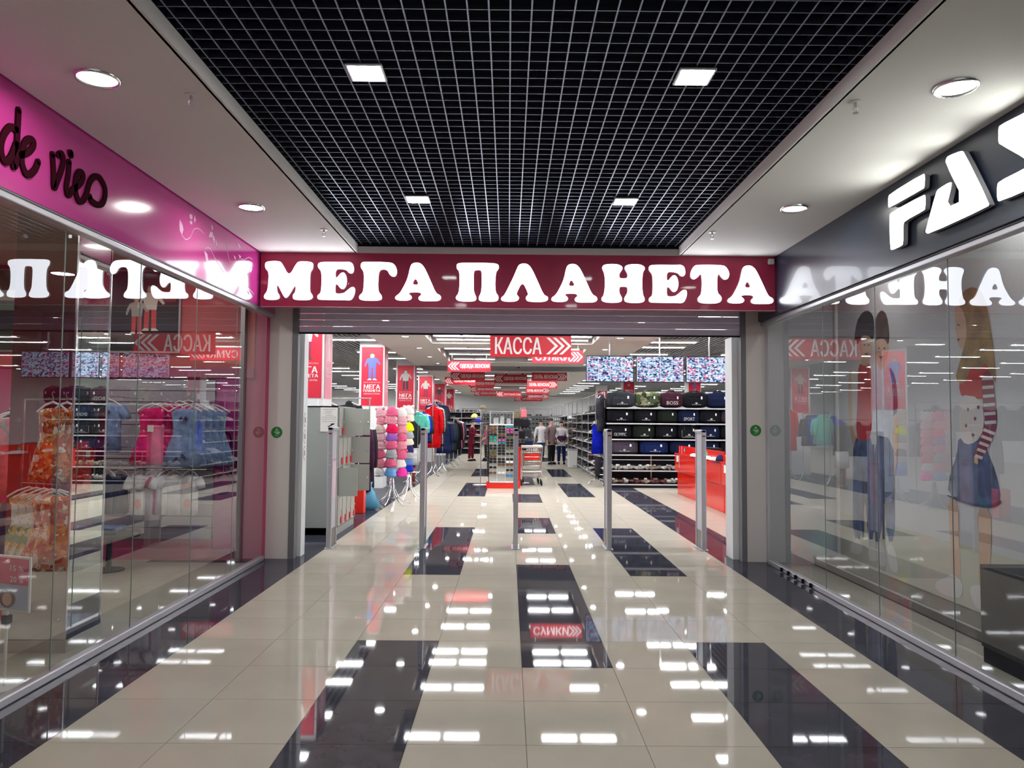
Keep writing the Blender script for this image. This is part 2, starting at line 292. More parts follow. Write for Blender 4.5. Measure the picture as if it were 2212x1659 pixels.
KIDS=[('hair_dark',[(4.42,2.492),(4.403,2.659),(4.299,2.798),(4.117,2.842),(3.986,2.764),(3.959,2.663),(3.986,2.462),(4.126,2.566),(4.253,2.57),(4.32,2.497)]),('skin',[(4.309,2.506),(4.231,2.563),(4.105,2.563),(4.005,2.498),(4.009,2.377),(4.083,2.301),(4.137,2.216),(4.264,2.225),(4.26,2.35)]),('skin',[(4.576,2.221),(4.462,2.214),(4.442,1.804),(4.363,1.5),(4.4,1.389),(4.511,1.406),(4.604,1.703)]),('cream',[(4.507,2.242),(4.348,2.297),(4.24,2.298),(4.296,1.901),(4.309,1.501),(4.486,1.488),(4.495,1.907)]),('red',[(4.338,2.291),(4.179,2.234),(4.053,2.259),(4.025,1.893),(4.059,1.481),(4.237,1.428),(4.419,1.474),(4.361,1.903)]),('jean',[(4.475,1.483),(4.226,1.429),(4.038,1.492),(4.016,0.979),(4.034,0.428),(4.177,0.406),(4.222,0.912),(4.303,0.387),(4.523,0.353),(4.504,0.938)]),('white',[(4.594,0.24),(4.523,0.353),(4.367,0.387),(4.285,0.291),(4.351,0.216),(4.55,0.197)]),('white',[(4.177,0.406),(4.014,0.426),(3.982,0.214),(4.143,0.185)]),('hair_brown',[(3.966,2.46),(3.959,2.663),(3.897,2.751),(3.798,2.794),(3.696,2.723),(3.655,2.554),(3.67,2.401),(3.751,2.485),(3.866,2.498),(3.927,2.442)]),('skin',[(3.966,2.446),(3.905,2.497),(3.751,2.48),(3.679,2.402),(3.692,2.301),(3.759,2.25),(3.78,2.181),(3.876,2.188),(3.951,2.299)]),('navy',[(3.686,2.198),(3.596,2.155),(3.529,2.014),(3.512,1.741),(3.621,1.674),(3.658,1.927)]),('skin',[(3.621,1.697),(3.512,1.732),(3.527,1.29),(3.586,1.124),(3.639,1.17)]),('shirt',[(4.036,2.185),(3.934,2.235),(3.839,2.147),(3.685,2.217),(3.6,2.017),(3.601,1.477),(3.785,1.473),(4.028,1.516)]),('jean',[(4.028,1.516),(3.601,1.477),(3.599,1.014),(3.618,0.469),(3.764,0.446),(3.813,0.949),(3.897,0.426),(4.045,0.402)]),('white',[(3.965,0.415),(3.84,0.425),(3.772,0.206),(3.916,0.161),(3.99,0.269)]),('white',[(3.765,0.423),(3.637,0.43),(3.53,0.194),(3.682,0.155),(3.77,0.285)]),('skin',[(2.549,2.599),(2.493,2.651),(2.384,2.614),(2.361,2.378),(2.391,2.258),(2.455,2.249),(2.506,2.309),(2.516,2.389),(2.541,2.431),(2.526,2.477)]),('red',[(2.4,2.17),(2.137,2.166),(2.071,2.051),(2.109,1.825),(2.381,1.834),(2.508,1.884),(2.468,2.078)]),('hair_blond',[(2.493,2.651),(2.411,2.743),(2.272,2.757),(2.141,2.674),(2.073,2.455),(2.032,2.194),(2.007,1.938),(2.073,1.996),(2.138,2.129),(2.237,2.043),(2.32,2.125),(2.428,1.939),(2.557,2.013),(2.5,2.119),(2.429,2.25),(2.373,2.38),(2.393,2.537)]),('jean',[(2.521,1.533),(2.207,1.557),(2.125,1.375),(2.044,1.253),(1.981,1.026),(2.112,0.965),(2.4,0.963),(2.709,1.009),(2.654,1.212),(2.554,1.356)]),('cream',[(2.495,1.876),(2.226,1.844),(2.166,1.687),(2.195,1.557),(2.282,1.48),(2.427,1.45),(2.521,1.533)]),('maroon',[(2.201,2.041),(2.06,2.05),(2.024,1.794),(2.008,1.631),(2.075,1.504),(2.202,1.372),(2.288,1.311),(2.329,1.366),(2.258,1.462),(2.157,1.631),(2.186,1.798)]),('skin',[(2.311,1.367),(2.262,1.369),(2.264,1.301),(2.313,1.31)]),('skin',[(2.702,1.002),(2.541,0.975),(2.552,0.675),(2.527,0.302),(2.66,0.286),(2.675,0.617)]),('skin',[(2.301,0.955),(2.112,0.965),(2.117,0.668),(2.171,0.304),(2.302,0.297),(2.271,0.643)]),('white',[(2.93,0.218),(2.728,0.307),(2.658,0.345),(2.513,0.316),(2.506,0.177),(2.706,0.139),(2.903,0.154)]),('white',[(2.425,0.286),(2.3,0.335),(2.171,0.315),(2.127,0.253),(2.189,0.13),(2.35,0.138)]),('cream',[(2.19,2.003),(2.05,2.002),(2.046,1.976),(2.185,1.977)]),('cream',[(2.186,1.932),(2.044,1.932),(2.04,1.907),(2.181,1.906)]),('cream',[(2.181,1.861),(2.038,1.863),(2.034,1.838),(2.176,1.835)]),('cream',[(2.177,1.79),(2.033,1.794),(2.028,1.769),(2.172,1.764)]),('cream',[(2.172,1.72),(2.027,1.725),(2.022,1.7),(2.167,1.694)]),('cream',[(2.168,1.65),(2.021,1.657),(2.016,1.631),(2.163,1.624)]),('cream',[(2.17,1.594),(2.022,1.559),(2.039,1.537),(2.188,1.572)]),('cream',[(2.198,1.542),(2.063,1.512),(2.081,1.489),(2.217,1.519)]),('cream',[(2.227,1.489),(2.105,1.463),(2.123,1.441),(2.246,1.466)]),('cream',[(2.256,1.436),(2.147,1.414),(2.166,1.392),(2.275,1.413)]),('cream',[(2.286,1.383),(2.19,1.365),(2.209,1.342),(2.305,1.359)]),('maroon',[(2.383,1.765),(2.359,1.753),(2.372,1.73),(2.391,1.742)]),('maroon',[(2.293,1.687),(2.269,1.676),(2.282,1.653),(2.3,1.665)]),('maroon',[(2.414,1.631),(2.389,1.619),(2.402,1.596),(2.421,1.607)]),('maroon',[(2.328,1.555),(2.304,1.544),(2.317,1.521),(2.335,1.532)]),('maroon',[(2.246,1.781),(2.223,1.769),(2.236,1.747),(2.253,1.758)]),('hair_dark',[(4.192,2.474),(4.15,2.469),(4.15,2.455),(4.192,2.459)]),('hair_dark',[(4.098,2.464),(4.057,2.46),(4.057,2.445),(4.098,2.449)]),('hair_dark',[(3.879,2.408),(3.84,2.404),(3.84,2.39),(3.879,2.394)]),('hair_dark',[(3.764,2.397),(3.726,2.393),(3.726,2.379),(3.764,2.383)]),('maroon',[(4.195,2.379),(4.07,2.373),(4.122,2.348)]),('maroon',[(3.872,2.317),(3.757,2.311),(3.815,2.283)]),('maroon',[(2.504,2.348),(2.452,2.338),(2.492,2.327)]),('hair_dark',[(2.506,2.474),(2.461,2.465),(2.474,2.451)]),('navy',[(4.031,1.41),(3.991,1.411),(4.012,0.503),(4.042,0.498)]),('navy',[(3.832,1.228),(3.813,0.949),(3.82,0.461),(3.848,0.456)]),('navy',[(4.255,1.205),(4.233,0.911),(4.26,0.418),(4.291,0.413)]),('navy',[(2.688,1.019),(2.4,0.978),(2.111,0.987),(1.98,1.044),(1.981,1.022),(2.112,0.962),(2.4,0.959),(2.702,1.002)])]
# ================================================================ THE SETTING
TILE_L = mat('cream_polished_tile', (.47, .43, .36), .035, var=.05, vscale=2.2, ior=1.6)
TILE_D = mat('black_polished_tile', (.042, .043, .060), .03, var=.3, vscale=5, ior=1.55)
def capped_gloss(m, cap, rough):
    """polished but worn tile: the mirror share never rises above cap, even at grazing angles"""
    nt = m.node_tree; b = nt.nodes['Principled BSDF']; o = nt.nodes['Material Output']
    b.inputs['Specular IOR Level'].default_value = 0; b.inputs['Roughness'].default_value = .6
    g = nt.nodes.new('ShaderNodeBsdfGlossy'); g.inputs['Roughness'].default_value = rough
    f = nt.nodes.new('ShaderNodeFresnel'); f.inputs[0].default_value = 1.55
    mi = nt.nodes.new('ShaderNodeMath'); mi.operation = 'MINIMUM'; mi.inputs[1].default_value = cap
    mx = nt.nodes.new('ShaderNodeMixShader')
    nt.links.new(f.outputs[0], mi.inputs[0]); nt.links.new(mi.outputs[0], mx.inputs[0])
    nt.links.new(b.outputs[0], mx.inputs[1]); nt.links.new(g.outputs[0], mx.inputs[2]); nt.links.new(mx.outputs[0], o.inputs[0])
capped_gloss(TILE_L, .30, .03); capped_gloss(TILE_D, .30, .03)
GROUT = mat('grout', (.13, .11, .09), .9)
CEILW = mat('ceiling_paint', (.78, .75, .73), .75)
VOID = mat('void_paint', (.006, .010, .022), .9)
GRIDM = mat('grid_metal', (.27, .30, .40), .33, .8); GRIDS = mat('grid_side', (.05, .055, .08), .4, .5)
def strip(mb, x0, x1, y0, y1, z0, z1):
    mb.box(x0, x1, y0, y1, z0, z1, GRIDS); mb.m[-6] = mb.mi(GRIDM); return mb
def dark(i, j):
    if i in (-5, -6) or i < -6: return i < 0 and (i >= -7)
    if i == 4: return j < 26
    if i in (-2, 2): return (-11 <= j < -7) or (-5 <= j < 3) or 7 <= j < 13 or 21 <= j < 27 or 31 <= j < 37 or 45 <= j < 51
    if i == 0: return 2 <= j < 8 or 12 <= j < 15 or 19 <= j < 22 or 26 <= j < 32 or 40 <= j < 46 or -8 <= j < -4
    return False
fb = MB().box(-17, 17, -8, 50, -.2, -.006, GROUT).build('floor', kind='structure')
TM = {c: MB().box(-.2985, .2985, -.2985, .2985, -.011, 0, m).mesh('tile') for c, m in ((0, TILE_L), (1, TILE_D))}
near = set((i, j) for i in range(-5, 5) for j in range(-1, 23)) | set((i, j) for i in (5, 6) for j in range(9, 23)) | set((-6, j) for j in range(8, 20))
for i, j in sorted(near):
    o = put('tile', TM[int(dark(i, j))], fb, ((i+.5)*.6, (j+.5)*.6, 0))
    o.rotation_euler = (random.uniform(-.0006, .0006), random.uniform(-.0006, .0006), 0)
rest = MB()
for i in range(-28, 28):
    for j in range(-13, 83):
        if (i, j) in near: continue
        x, y = (i+.5)*.6, (j+.5)*.6; m = TILE_D if dark(i, j) else TILE_L
        if y > 49 or abs(x) > 16.5: continue
        if x < -3.0 and y < 5 or x > 3.6 and y < 5: m = TILE_L
        rest.add([(x-.2985, y-.2985, 0), (x+.2985, y-.2985, 0), (x+.2985, y+.2985, 0), (x-.2985, y+.2985, 0),
                  (x-.2985, y-.2985, -.01), (x+.2985, y-.2985, -.01), (x+.2985, y+.2985, -.01), (x-.2985, y+.2985, -.01)],
                 [(0, 1, 2, 3), (0, 4, 5, 1), (1, 5, 6, 2), (2, 6, 7, 3), (3, 7, 4, 0)], m)
rest.build('floor_tiling', fb, kind='stuff')
# corridor ceiling: plaster soffits left and right of an open grid
SZ = 3.473; GZ = 3.567; SY = 4.46
c1 = MB().box(-2.86, -1.80, -8, 5.05, SZ, SZ+.06, CEILW).box(-1.815, -1.785, -8, SY, SZ, GZ, CEILW).box(-1.815, -1.785, -8, SY, GZ, 4.25, VOID)
c1.build('ceiling', kind='structure')
MB().box(1.787, 2.85, -8, 5.05, SZ, SZ+.06, CEILW).box(1.772, 1.80, -8, SY, SZ, GZ, CEILW).box(1.772, 1.80, -8, SY, GZ, 4.25, VOID).build('ceiling', kind='structure')
MB().box(-1.815, 1.80, -8, SY, 4.25, 4.30, VOID).build('ceiling', kind='structure')
MB().box(-1.785, 1.772, 4.435, SY, SZ, SZ+.07, CEILW).build('trim_1', kind='structure')
MB().box(-1.785, 1.772, 4.435, SY, SZ+.07, 4.25, VOID).build('trim_2', kind='structure')
grid = thing('grid_ceiling', 'dark open grid ceiling of thin metal slats between the two plaster soffits', 'ceiling grid', (0, 0, GZ))
gp = .102
ml = strip(MB(), -.004, .004, -8, 4.43, 0, .035).mesh('slat')
ncol = 0
x = -17*gp
while x < 1.765:
    put('slat', ml, grid, (x-.006, 0, 0)); x += gp; ncol += 1
mc = strip(MB(), -1.78, 1.768, -.0028, .0028, .001, .034).mesh('slat')
y = -.88
while y < 4.42:
    put('slat', mc, grid, (0, y, 0)); y += gp
bb = MB(); y = -.88-gp
while y > -8: strip(bb, -1.78, 1.768, y-.0028, y+.0028, .001, .034); y -= gp
bb.build('slat_rows', grid, kind='stuff')
# lamps of the corridor
L_WARM = mat('downlight_glow', (1, .96, .90), emit=DOWN); L_COOL = mat('panel_glow', (.95, .98, 1), emit=PANEL_L)
def downlight(loc, label, m=None, r=.117, group=None):
    t = thing('downlight', label, 'ceiling light', loc, 0, group); n = 24
    mb = MB(); R = [[(q*math.cos(2*PI*k/n), q*math.sin(2*PI*k/n), z) for k in range(n)] for q, z in ((r-.02, .012), (r-.02, -.004), (r-.008, -.012), (r, -.002), (r, .012))]
    mb.rings(R, CHROME, False).build('rim', t, smooth=True)
    MB().cyl((0, 0, -.001), r-.018, .01, m or L_WARM, n).build('lamp_disc', t)
    return t
dl = downlight((-2.36, .183, SZ-.005), 'large round downlight in the left soffit, nearest to the viewer')
for xx, yy, lb in ((-2.36, 2.663, 'round downlight in the left soffit, nearer the far end above the pink fascia'), (2.343, .19, 'large round downlight in the right soffit above the black fascia, nearest to the viewer'),
                   (2.343, 2.551, 'round downlight in the right soffit, nearer the far end'), (-2.36, -2.3, 'added unseen fill downlight in the left soffit behind the viewer'),
                   (2.343, -2.3, 'added unseen fill downlight in the right soffit behind the viewer')):
    dup(dl, (xx, yy, SZ-.005), 0, lb)  # last two are unseen, added behind the viewer as fill light
def square_lamp(loc, label):
    t = thing('square_lamp', label, 'ceiling light', loc)
    bevel(MB().box(-.103, .103, -.103, .103, -.004, .012, ALU).build('frame', t), .006)
    MB().plate(chaikin([(-.089, -.089), (.089, -.089), (.089, .089), (-.089, .089)][::-1], 0), (Vector((0, 0, -.0045)), X, Y), -.0008, L_COOL).build('diffuser', t)
    return t
sq = square_lamp((-.910, .267, GZ-.014), 'square bright lamp in the dark grid ceiling, upper left of the four')
for xx, yy, lb in ((.925, .277, 'square bright lamp in the dark grid ceiling, upper right of the four'), (-.910, 2.672, 'square bright lamp in the dark grid ceiling, lower left of the four near the sign'),
                   (.910, 2.682, 'square bright lamp in the dark grid ceiling, lower right of the four near the sign'), (-.97, -2.1, 'added unseen square fill lamp in the grid ceiling behind the viewer on the left'),
                   (.97, -2.1, 'added unseen square fill lamp in the grid ceiling behind the viewer on the right')):
    dup(sq, (xx, yy, GZ-.014), 0, lb)  # rear pair lies out of view, added to fill the corridor with light
def sprinkler(loc, label, link=None):
    t = thing('sprinkler', label, 'sprinkler', loc)
    MB().cyl((0, 0, -.006), .035, .006, WHITE, 16).build('rosette', t)
    MB().cyl((0, 0, -.03), .009, .024, STEEL, 8).tube([(-.012, 0, -.03), (-.014, 0, -.05), (0, 0, -.062), (.014, 0, -.05), (.012, 0, -.03)], .0025, STEEL, 5).cyl((0, 0, -.068), .016, .004, STEEL, 10).build('head', t)
    return t
sp = sprinkler((-1.935, .389, SZ), 'small sprinkler head in the left soffit, nearer to the viewer')
for xx, yy, lb in ((-1.915, 3.431, 'small sprinkler head in the left soffit close to the sign'), (1.884, .398, 'small sprinkler head in the right soffit, nearer to the viewer'), (1.865, 3.40, 'small sprinkler head in the right soffit close to the sign')):
    dup(sp, (xx, yy, SZ), 0, lb)
# ---------------------------------------------------------------- shop front wall and entrance
FRONTW = mat('front_paint', (.74, .70, .67), .6); RAILG = mat('rail_grey', (.20, .20, .215), .45, .3); SHUT = mat('shutter_grey', (.78, .75, .92), .55, 0)
MB().box(-16, -3.0, 5.06, 5.2, 0, 4.3, WALLW).box(3.1, 16, 5.06, 5.2, 0, 4.3, WALLW).box(-3.0, 3.1, 5.07, 5.2, 2.96, 4.3, WALLW).build('wall_front', kind='structure')
MB().box(-2.945, -2.665, 5.06, 5.22, 0, 3.45, FRONTW).build('trim_3', kind='structure')
MB().box(2.705, 2.95, 5.06, 5.22, 0, 3.45, FRONTW).build('trim_4', kind='structure')
MB().box(-2.665, -2.595, 5.055, 5.17, 0, 3.45, RAILG).build('trim_5', kind='structure')
MB().box(2.645, 2.705, 5.055, 5.17, 0, 3.45, RAILG).build('trim_6', kind='structure')
MB().box(-2.72, -2.56, 5.22, 5.40, 0, 2.66, WALLW).build('trim_7', kind='structure')
MB().box(2.585, 2.72, 5.22, 5.50, 0, 2.66, WALLW).build('trim_8', kind='structure')
sh = thing('roller_shutter', 'raised grey roller shutter under the lit red shop sign', 'shutter', (0, 5.10, 2.655))
for k in range(7):
    o = MB().box(-2.595, 2.645, -.012+.004*(k % 2), .012, .004+k*.076, .076+k*.076, SHUT).build('slat', sh); bevel(o, .006)
MB().box(-2.595, 2.645, -.016, .03, -.012, .004, BLACK).build('bottom_rail', sh)
# ---------------------------------------------------------------- the big lit sign
SIGNRED = mat('sign_red', (.46, .022, .085), .5, coat=.15); LET = mat('letter_glow', (.93, .95, 1.0), emit=LETTER)
LETS = mat('letter_side', (.75, .75, .8), .4, emit=.25)
sg = thing('shop_sign', 'long dark red shop sign with glowing white letters across the entrance', 'sign', (0, SY, 2.865))
MB().box(-2.86, 2.85, 0, .08, 0, .608, SIGNRED).build('panel', sg)
MB().box(-2.86, 2.85, -.006, 0, 0, .006, ALU).build('edge_strip', sg)
for k, a, b in MEGA:
    z0, z1 = .073, .504
    loops = [chaikin([(p[0]*(b-a)+a, p[1]*(z1-z0)+z0) for p in l], 2 if n == 0 else 1) for n, l in enumerate(GLYPH[k])]
    me = curve_mesh('letter', loops, LET, .03, LETS)
    o = put('letter', me, sg, (0, -.018, 0)); o.rotation_euler = (PI/2, 0, 0)
tag(bevel(MB().box(2.765, 2.83, SY-.045, SY, 3.38, 3.445, WHITE).build('motion_sensor')), 'small white sensor box at the right end of the red sign', 'sensor')
GREEN = mat('sticker_green', (.015, .22, .03), .4)
def sticker(x, y, z, label, r=.066):
    t = thing('round_sticker', label, 'sticker', (x, y, z))
    MB().plate([(r*math.cos(a*PI/16), r*math.sin(a*PI/16)) for a in range(32)], FR((0, 0, 0)), .002, GREEN).build('disc', t)
    mb = MB()
    for (a, b, c, d) in ((-.008, .008, .03, .042), (-.02, .02, .018, .022), (-.03, .0, -.002, .006), (.004, .034, -.004, .006), (-.012, .03, -.02, -.012), (-.02, .02, -.04, -.037)):
        mb.plate([(a, c), (b, c), (b, d), (a, d)], FR((0, -.002, 0)), .0006, PRINTW)
    mb.build('print', t)
    return t
s0 = sticker(-2.824, 5.059, 1.471, 'round green sticker on the left pillar of the entrance')
dup(s0, (2.814, 5.059, 1.536), 0, 'round green sticker on the right pillar of the entrance')
for k, z in enumerate((1.62, 1.42, 1.22)):
    t = thing('pictogram_sticker', 'oval outlined sticker on the white left door jamb, '+('topmost', 'middle', 'lowest')[k]+' of three', 'sticker', (-2.559, 5.30, z))
    n = 20; mb = MB(); mb.plate([(.055*math.cos(2*PI*a/n), .085*math.sin(2*PI*a/n)) for a in range(n)], FL((0, 0, 0)), .001, mat('sticker_line', (.35, .28, .28), .5)).build('outline', t)
    mb = MB(); mb.plate([(.046*math.cos(2*PI*a/n), .075*math.sin(2*PI*a/n)) for a in range(n)], FL((.001, 0, 0)), .001, PRINTW)
    mb.plate([(-.012, -.03), (.012, -.03), (.012, .03), (-.012, .03)], FL((.002, 0, 0)), .0006, CHAR).build('print', t)
# ---------------------------------------------------------------- left unit: pink fascia, glass front
PINK = mat('fascia_pink', (.52, .04, .27), .16, coat=.5); BROWN = mat('lettering_brown', (.030, .003, .008), .9, ior=1.2)
fa = thing('pink_fascia', 'glossy pink fascia with dark cursive lettering and pale leaves above the left shop window', 'sign', (0, 0, 0))
MB().box(-2.92, -2.875, -6, 5.05, 2.875, 3.53, PINK).build('panel', fa)
frl = FL((-2.875, 0, 0))
for s_, nm in ((VIE[0:2], 'letter'), (VIE[2:3], 'letter'), (VIE[3:4], 'letter'), (VIE[4:], 'letter')):
    mb = MB()
    for st in s_: ribbon(mb, st, frl, .041 if len(st) > 2 else .048, .012, BROWN)
    mb.build(nm, fa)
LEAFM = mat('leaf_print', (.68, .42, .60), .4)
for p in LEAF: MB().plate(p, frl, .0012, LEAFM).build('printed_leaf', fa)
for p in VINE:
    lf = MB(); ribbon(lf, p, frl, .007, .001, LEAFM); lf.build('printed_vine', fa)
for p in DARKL: MB().plate(p, frl, .0016, mat('plum_print', (.12, .005, .06), .5)).build('printed_leaf', fa)
GL = glass_mat('shop_glass'); SEAL = mat('glass_edge', (.22, .27, .26), .2)
def shopfront(sx, joints, ztop, name, lab):
    t = thing(name, lab, 'x'); del t['category']; del t['label']; t['kind'] = 'structure'
    xg = sx*2.93
    for a, b in zip(joints[:-1], joints[1:]):
        MB().add([(xg, a+.003, .05), (xg, b-.003, .05), (xg, b-.003, ztop), (xg, a+.003, ztop)], [(0, 1, 2, 3)], GL).build('pane', t)
    for b in joints[1:-1]: MB().box(xg-.003, xg+.003, b-.0022, b+.0022, .05, ztop, SEAL).build('joint_seal', t)
    a, b = sorted((sx*2.90, sx*2.96))
    bevel(MB().box(a, b, joints[0], joints[-1], 0, .055, ALU).build('sill_channel', t), .008)
    a, b = sorted((sx*2.875, sx*2.95))
    bevel(MB().box(a, b, joints[0], joints[-1]+.1, ztop, ztop+.04, ALU).build('head_channel', t), .006)
    bevel(MB().box(a, b, joints[0], joints[-1]+.1, ztop+.041, ztop+.055, RAILG).build('head_seal', t), .006)
    return t
wl = shopfront(-1, [-6, -4.5, -3, -2, -1.08, -.086, .912, 1.904, 2.952, 3.965, 4.94], 2.82, 'window_1', 'a')
wr = shopfront(1, [-6, -4.5, -3, -1.9, -.85, .23, 1.31, 2.355, 3.395, 4.94], 2.765, 'window_2', 'a')
for k in range(5):
    bevel(MB().box(2.875, 2.90, 4.45-k*.2, 4.475-k*.2, .01, .05, BLACK).build('clip', wr), .004)
BLKF = mat('fascia_black', (.016, .024, .045), .28, coat=.25)
fb2 = thing('black_fascia', 'dark blue black fascia with large glowing white letters above the right shop window', 'sign', (0, 0, 0))
MB().box(2.852, 2.90, -6, 5.05, 2.82, 3.53, BLKF).build('panel', fb2)
LF = mat('fas_glow', (.95, 1, .93), emit=FAS_L)
me_f = MB()
def loc2(k): return [chaikin(FAS[k], 1)]
for keys in (('F1', 'F2'), ('A',), ('S',)):
    loops = [chaikin([(-p[0], p[1]) for p in FAS[k]], 1) for k in keys]
    me = curve_mesh('letter', loops, LF, .035, mat('letter_edge', (.35, .35, .38), .5)); o = put('letter', me, fb2)
    o.matrix_local = frame_matrix((Vector((2.82, 0, 0)), -Y, Z))
# ---------------------------------------------------------------- shells of the side units
CORAL = mat('coral_paint', (.55, .085, .085), .6); PINKW = mat('pink_wall', (.52, .045, .16), .5)
MB().box(-8, -2.93, 4.94, 5.055, 0, 3.6, PINKW).build('wall_left_shop_end', kind='structure')
MB().box(-7.95, -3.06, 4.925, 4.94, 2.2, 3.35, CORAL).build('trim_9', kind='structure')
MB().box(-8.1, -8, -6, 5, 0, 3.6, CORAL).build('wall_left_shop_side', kind='structure')
MB().box(-8, -2.93, -6.1, -6, 0, 3.6, PINKW).build('wall_left_shop_near', kind='structure')
MB().box(-8, -2.93, -6, 5, 3.4, 3.5, mat('shop_ceiling', (.50, .42, .36), .7)).build('ceiling', kind='structure')
GREYW = mat('grey_wall', (.50, .52, .56), .6)
MB().box(2.93, 8, 4.94, 5.055, 0, 3.6, GREYW).build('wall_right_shop_end', kind='structure')
MB().box(8, 8.1, -6, 5, 0, 3.6, GREYW).build('wall_right_shop_side', kind='structure')
MB().box(2.93, 8, -6.1, -6, 0, 3.6, GREYW).build('wall_right_shop_near', kind='structure')
MB().box(2.93, 8, -6, 5, 3.4, 3.5, GREYW).build('ceiling', kind='structure')
L_SH = mat('shop_spot_glow', (1, .95, .88), emit=SHOPDOWN)
k = 0
for xx in (-3.9, -5.6):
    for yy in (-2.5, .2, 2.2, 3.9):
        k += 1; downlight((xx, yy, 3.395), 'round downlight in the pink clothes shop, %s along its %s row' % (ordw((k-1) % 4+1), 'window-side' if xx > -4 else 'inner'), L_SH, .15)
for xx, yy, w_ in ((3.35, 1.6, 'near'), (3.35, 3.6, 'far'), (5.5, 2.2, 'inner far'), (5.5, -.8, 'inner near')):
    downlight((xx, yy, 3.395), 'round spotlight behind the right shop window, %s one' % w_, L_SH, .13)
# ================================================================ THE BIG SHOP: shell
SLATC = mat('slat_ceiling', (.30, .30, .33), .5, .4); DARKC = mat('plenum', (.16, .16, .19), .8); SHOPC = mat('shop_soffit', (.66, .62, .59), .7)
RECM = mat('recess_metal', (.42, .43, .48), .4, .5)
MB().box(-16, 16, 5.2, 49, 3.95, 4.0, DARKC).build('ceiling', kind='structure')
rec = [(5.4, 6.9), (7.9, 9.6), (10.5, 13.45), (14.55, 18.9), (23.6, 27.4), (28.4, 32.6), (33.6, 38), (39, 45)]
sc_ = MB(); ys = [5.2]+[q for r_ in rec for q in r_]+[47.5]
for a, b in zip(ys[0::2], ys[1::2]):
    if 18 < a < 19.5: sc_.box(-3.05, 3.05, a, 20.4, 3.4, 3.44, SHOPC).box(-3.05, 3.05, 22.9, b, 3.4, 3.44, SHOPC)
    else: sc_.box(-3.05, 3.05, a, b, 3.4, 3.44, SHOPC)
for a, b in rec:
    sc_.box(-3.05, -1.86, a, b, 3.4, 3.44, SHOPC).box(1.80, 3.05, a, b, 3.4, 3.44, SHOPC)
    sc_.box(-1.88, -1.86, a, b, 3.44, 3.6, SHOPC).box(1.80, 1.82, a, b, 3.44, 3.6, SHOPC).box(-1.86, 1.8, a-.02, a, 3.44, 3.6, SHOPC).box(-1.86, 1.8, b, b+.02, 3.44, 3.6, SHOPC)
sc_.box(-3.07, -3.05, 5.2, 47.5, 3.4, 3.95, SHOPC).box(3.05, 3.07, 5.2, 47.5, 3.4, 3.95, SHOPC)
sc_.build('ceiling', kind='structure')
rg = MB(); y = 5.4
inrec = lambda y: any(a+.02 < y < b-.02 for a, b in rec)
while y < 45:
    if inrec(y): rg.box(-1.85, 1.79, y, y+.012, 3.52, 3.56, RECM)
    if 20.45 < y < 22.85: rg.box(-3, 3, y, y+.03, 3.42, 3.47, SLATC)
    y += .12
rg.build('ceiling_louvre', kind='stuff'); tag(bpy.data.objects['ceiling_louvre'], 'metal louvre slats between the light fittings in the shop ceiling recesses', 'ceiling slats')
for sx, w_ in ((-1, 'left'), (1, 'right')):
    mb = MB(); x = 3.2
    while x < 15.8:
        a, b = sorted((sx*x, sx*(x+.055))); mb.box(a, b, 5.25, 48.5, 3.72, 3.75, SLATC); x += .125
    o = mb.build('slat_ceiling', kind='stuff'); tag(o, 'grey slatted metal ceiling over the %s side of the shop' % w_, 'slat ceiling')
MB().box(-16, 16, 48.5, 48.7, 0, 4, WALLW).build('wall_back', kind='structure')
MB().box(-16.2, -16, 5.2, 48.7, 0, 4, WALLW).build('wall_left', kind='structure')
MB().box(16, 16.2, 5.2, 48.7, 0, 4, WALLW).build('wall_right', kind='structure')
MB().box(-16.2, -16, -6, 5.2, 0, 4, WALLW).build('wall_outer', kind='structure')
# ---------------------------------------------------------------- light fittings
TG = mat('tube_glow', (.97, .98, 1.0), emit=TUBE)
def fitting(loc, label, hang, group):
    t = thing('light_fitting', label, 'ceiling light', loc, 0, group)
    mb = MB().box(-.62, .62, -.15, .15, .012, .05, WHITE).box(-.62, .62, -.155, -.145, -.01, .05, WHITE).box(-.62, .62, .145, .155, -.01, .05, WHITE)
    if hang: mb.box(-.5, -.49, -.005, .005, .05, .22, STEEL).box(.49, .5, -.005, .005, .05, .22, STEEL)
    mb.build('housing', t)
    md = MB().box(-.275, .275, -.075, .075, -.002, .01, TG).mesh('diffuser')
    put('diffuser', md, t, (-.315, 0, 0)); put('diffuser', md, t, (.315, 0, 0))
    fn = MB()
    for q in range(-5, 6): fn.box(q*.11-.003, q*.11+.003, -.14, .14, .0102, .03, STEEL)
    fn.build('louvre', t)
    return t
rows_c = [6.2, 8.6, 10.9, 12.35, 13.1, 15.2, 16.8, 18.4, 24.2, 26.4, 29.2, 31.6, 34.3, 37, 40, 43]
rows_s = [6.4, 8.0, 9.6, 11.3, 12.4, 13.9, 15.1, 17.1, 19.1, 21.1, 23.7, 25.5, 28, 30.5, 33, 35.5, 38, 40.5, 43, 46]
f0 = None; f1 = None
for side, xx in (('left', -1.13), ('right', 1.075)):
    for n, yy in enumerate(rows_c):
        lb = 'twin-tube fitting recessed over the central aisle on its %s, %s one from the entrance' % (side, ordw(n+1))
        if f0 is None: f0 = fitting((xx, yy, 3.46), lb, False, 'fittings over the central aisle')
        else: dup(f0, (xx, yy, 3.46), 0, lb)
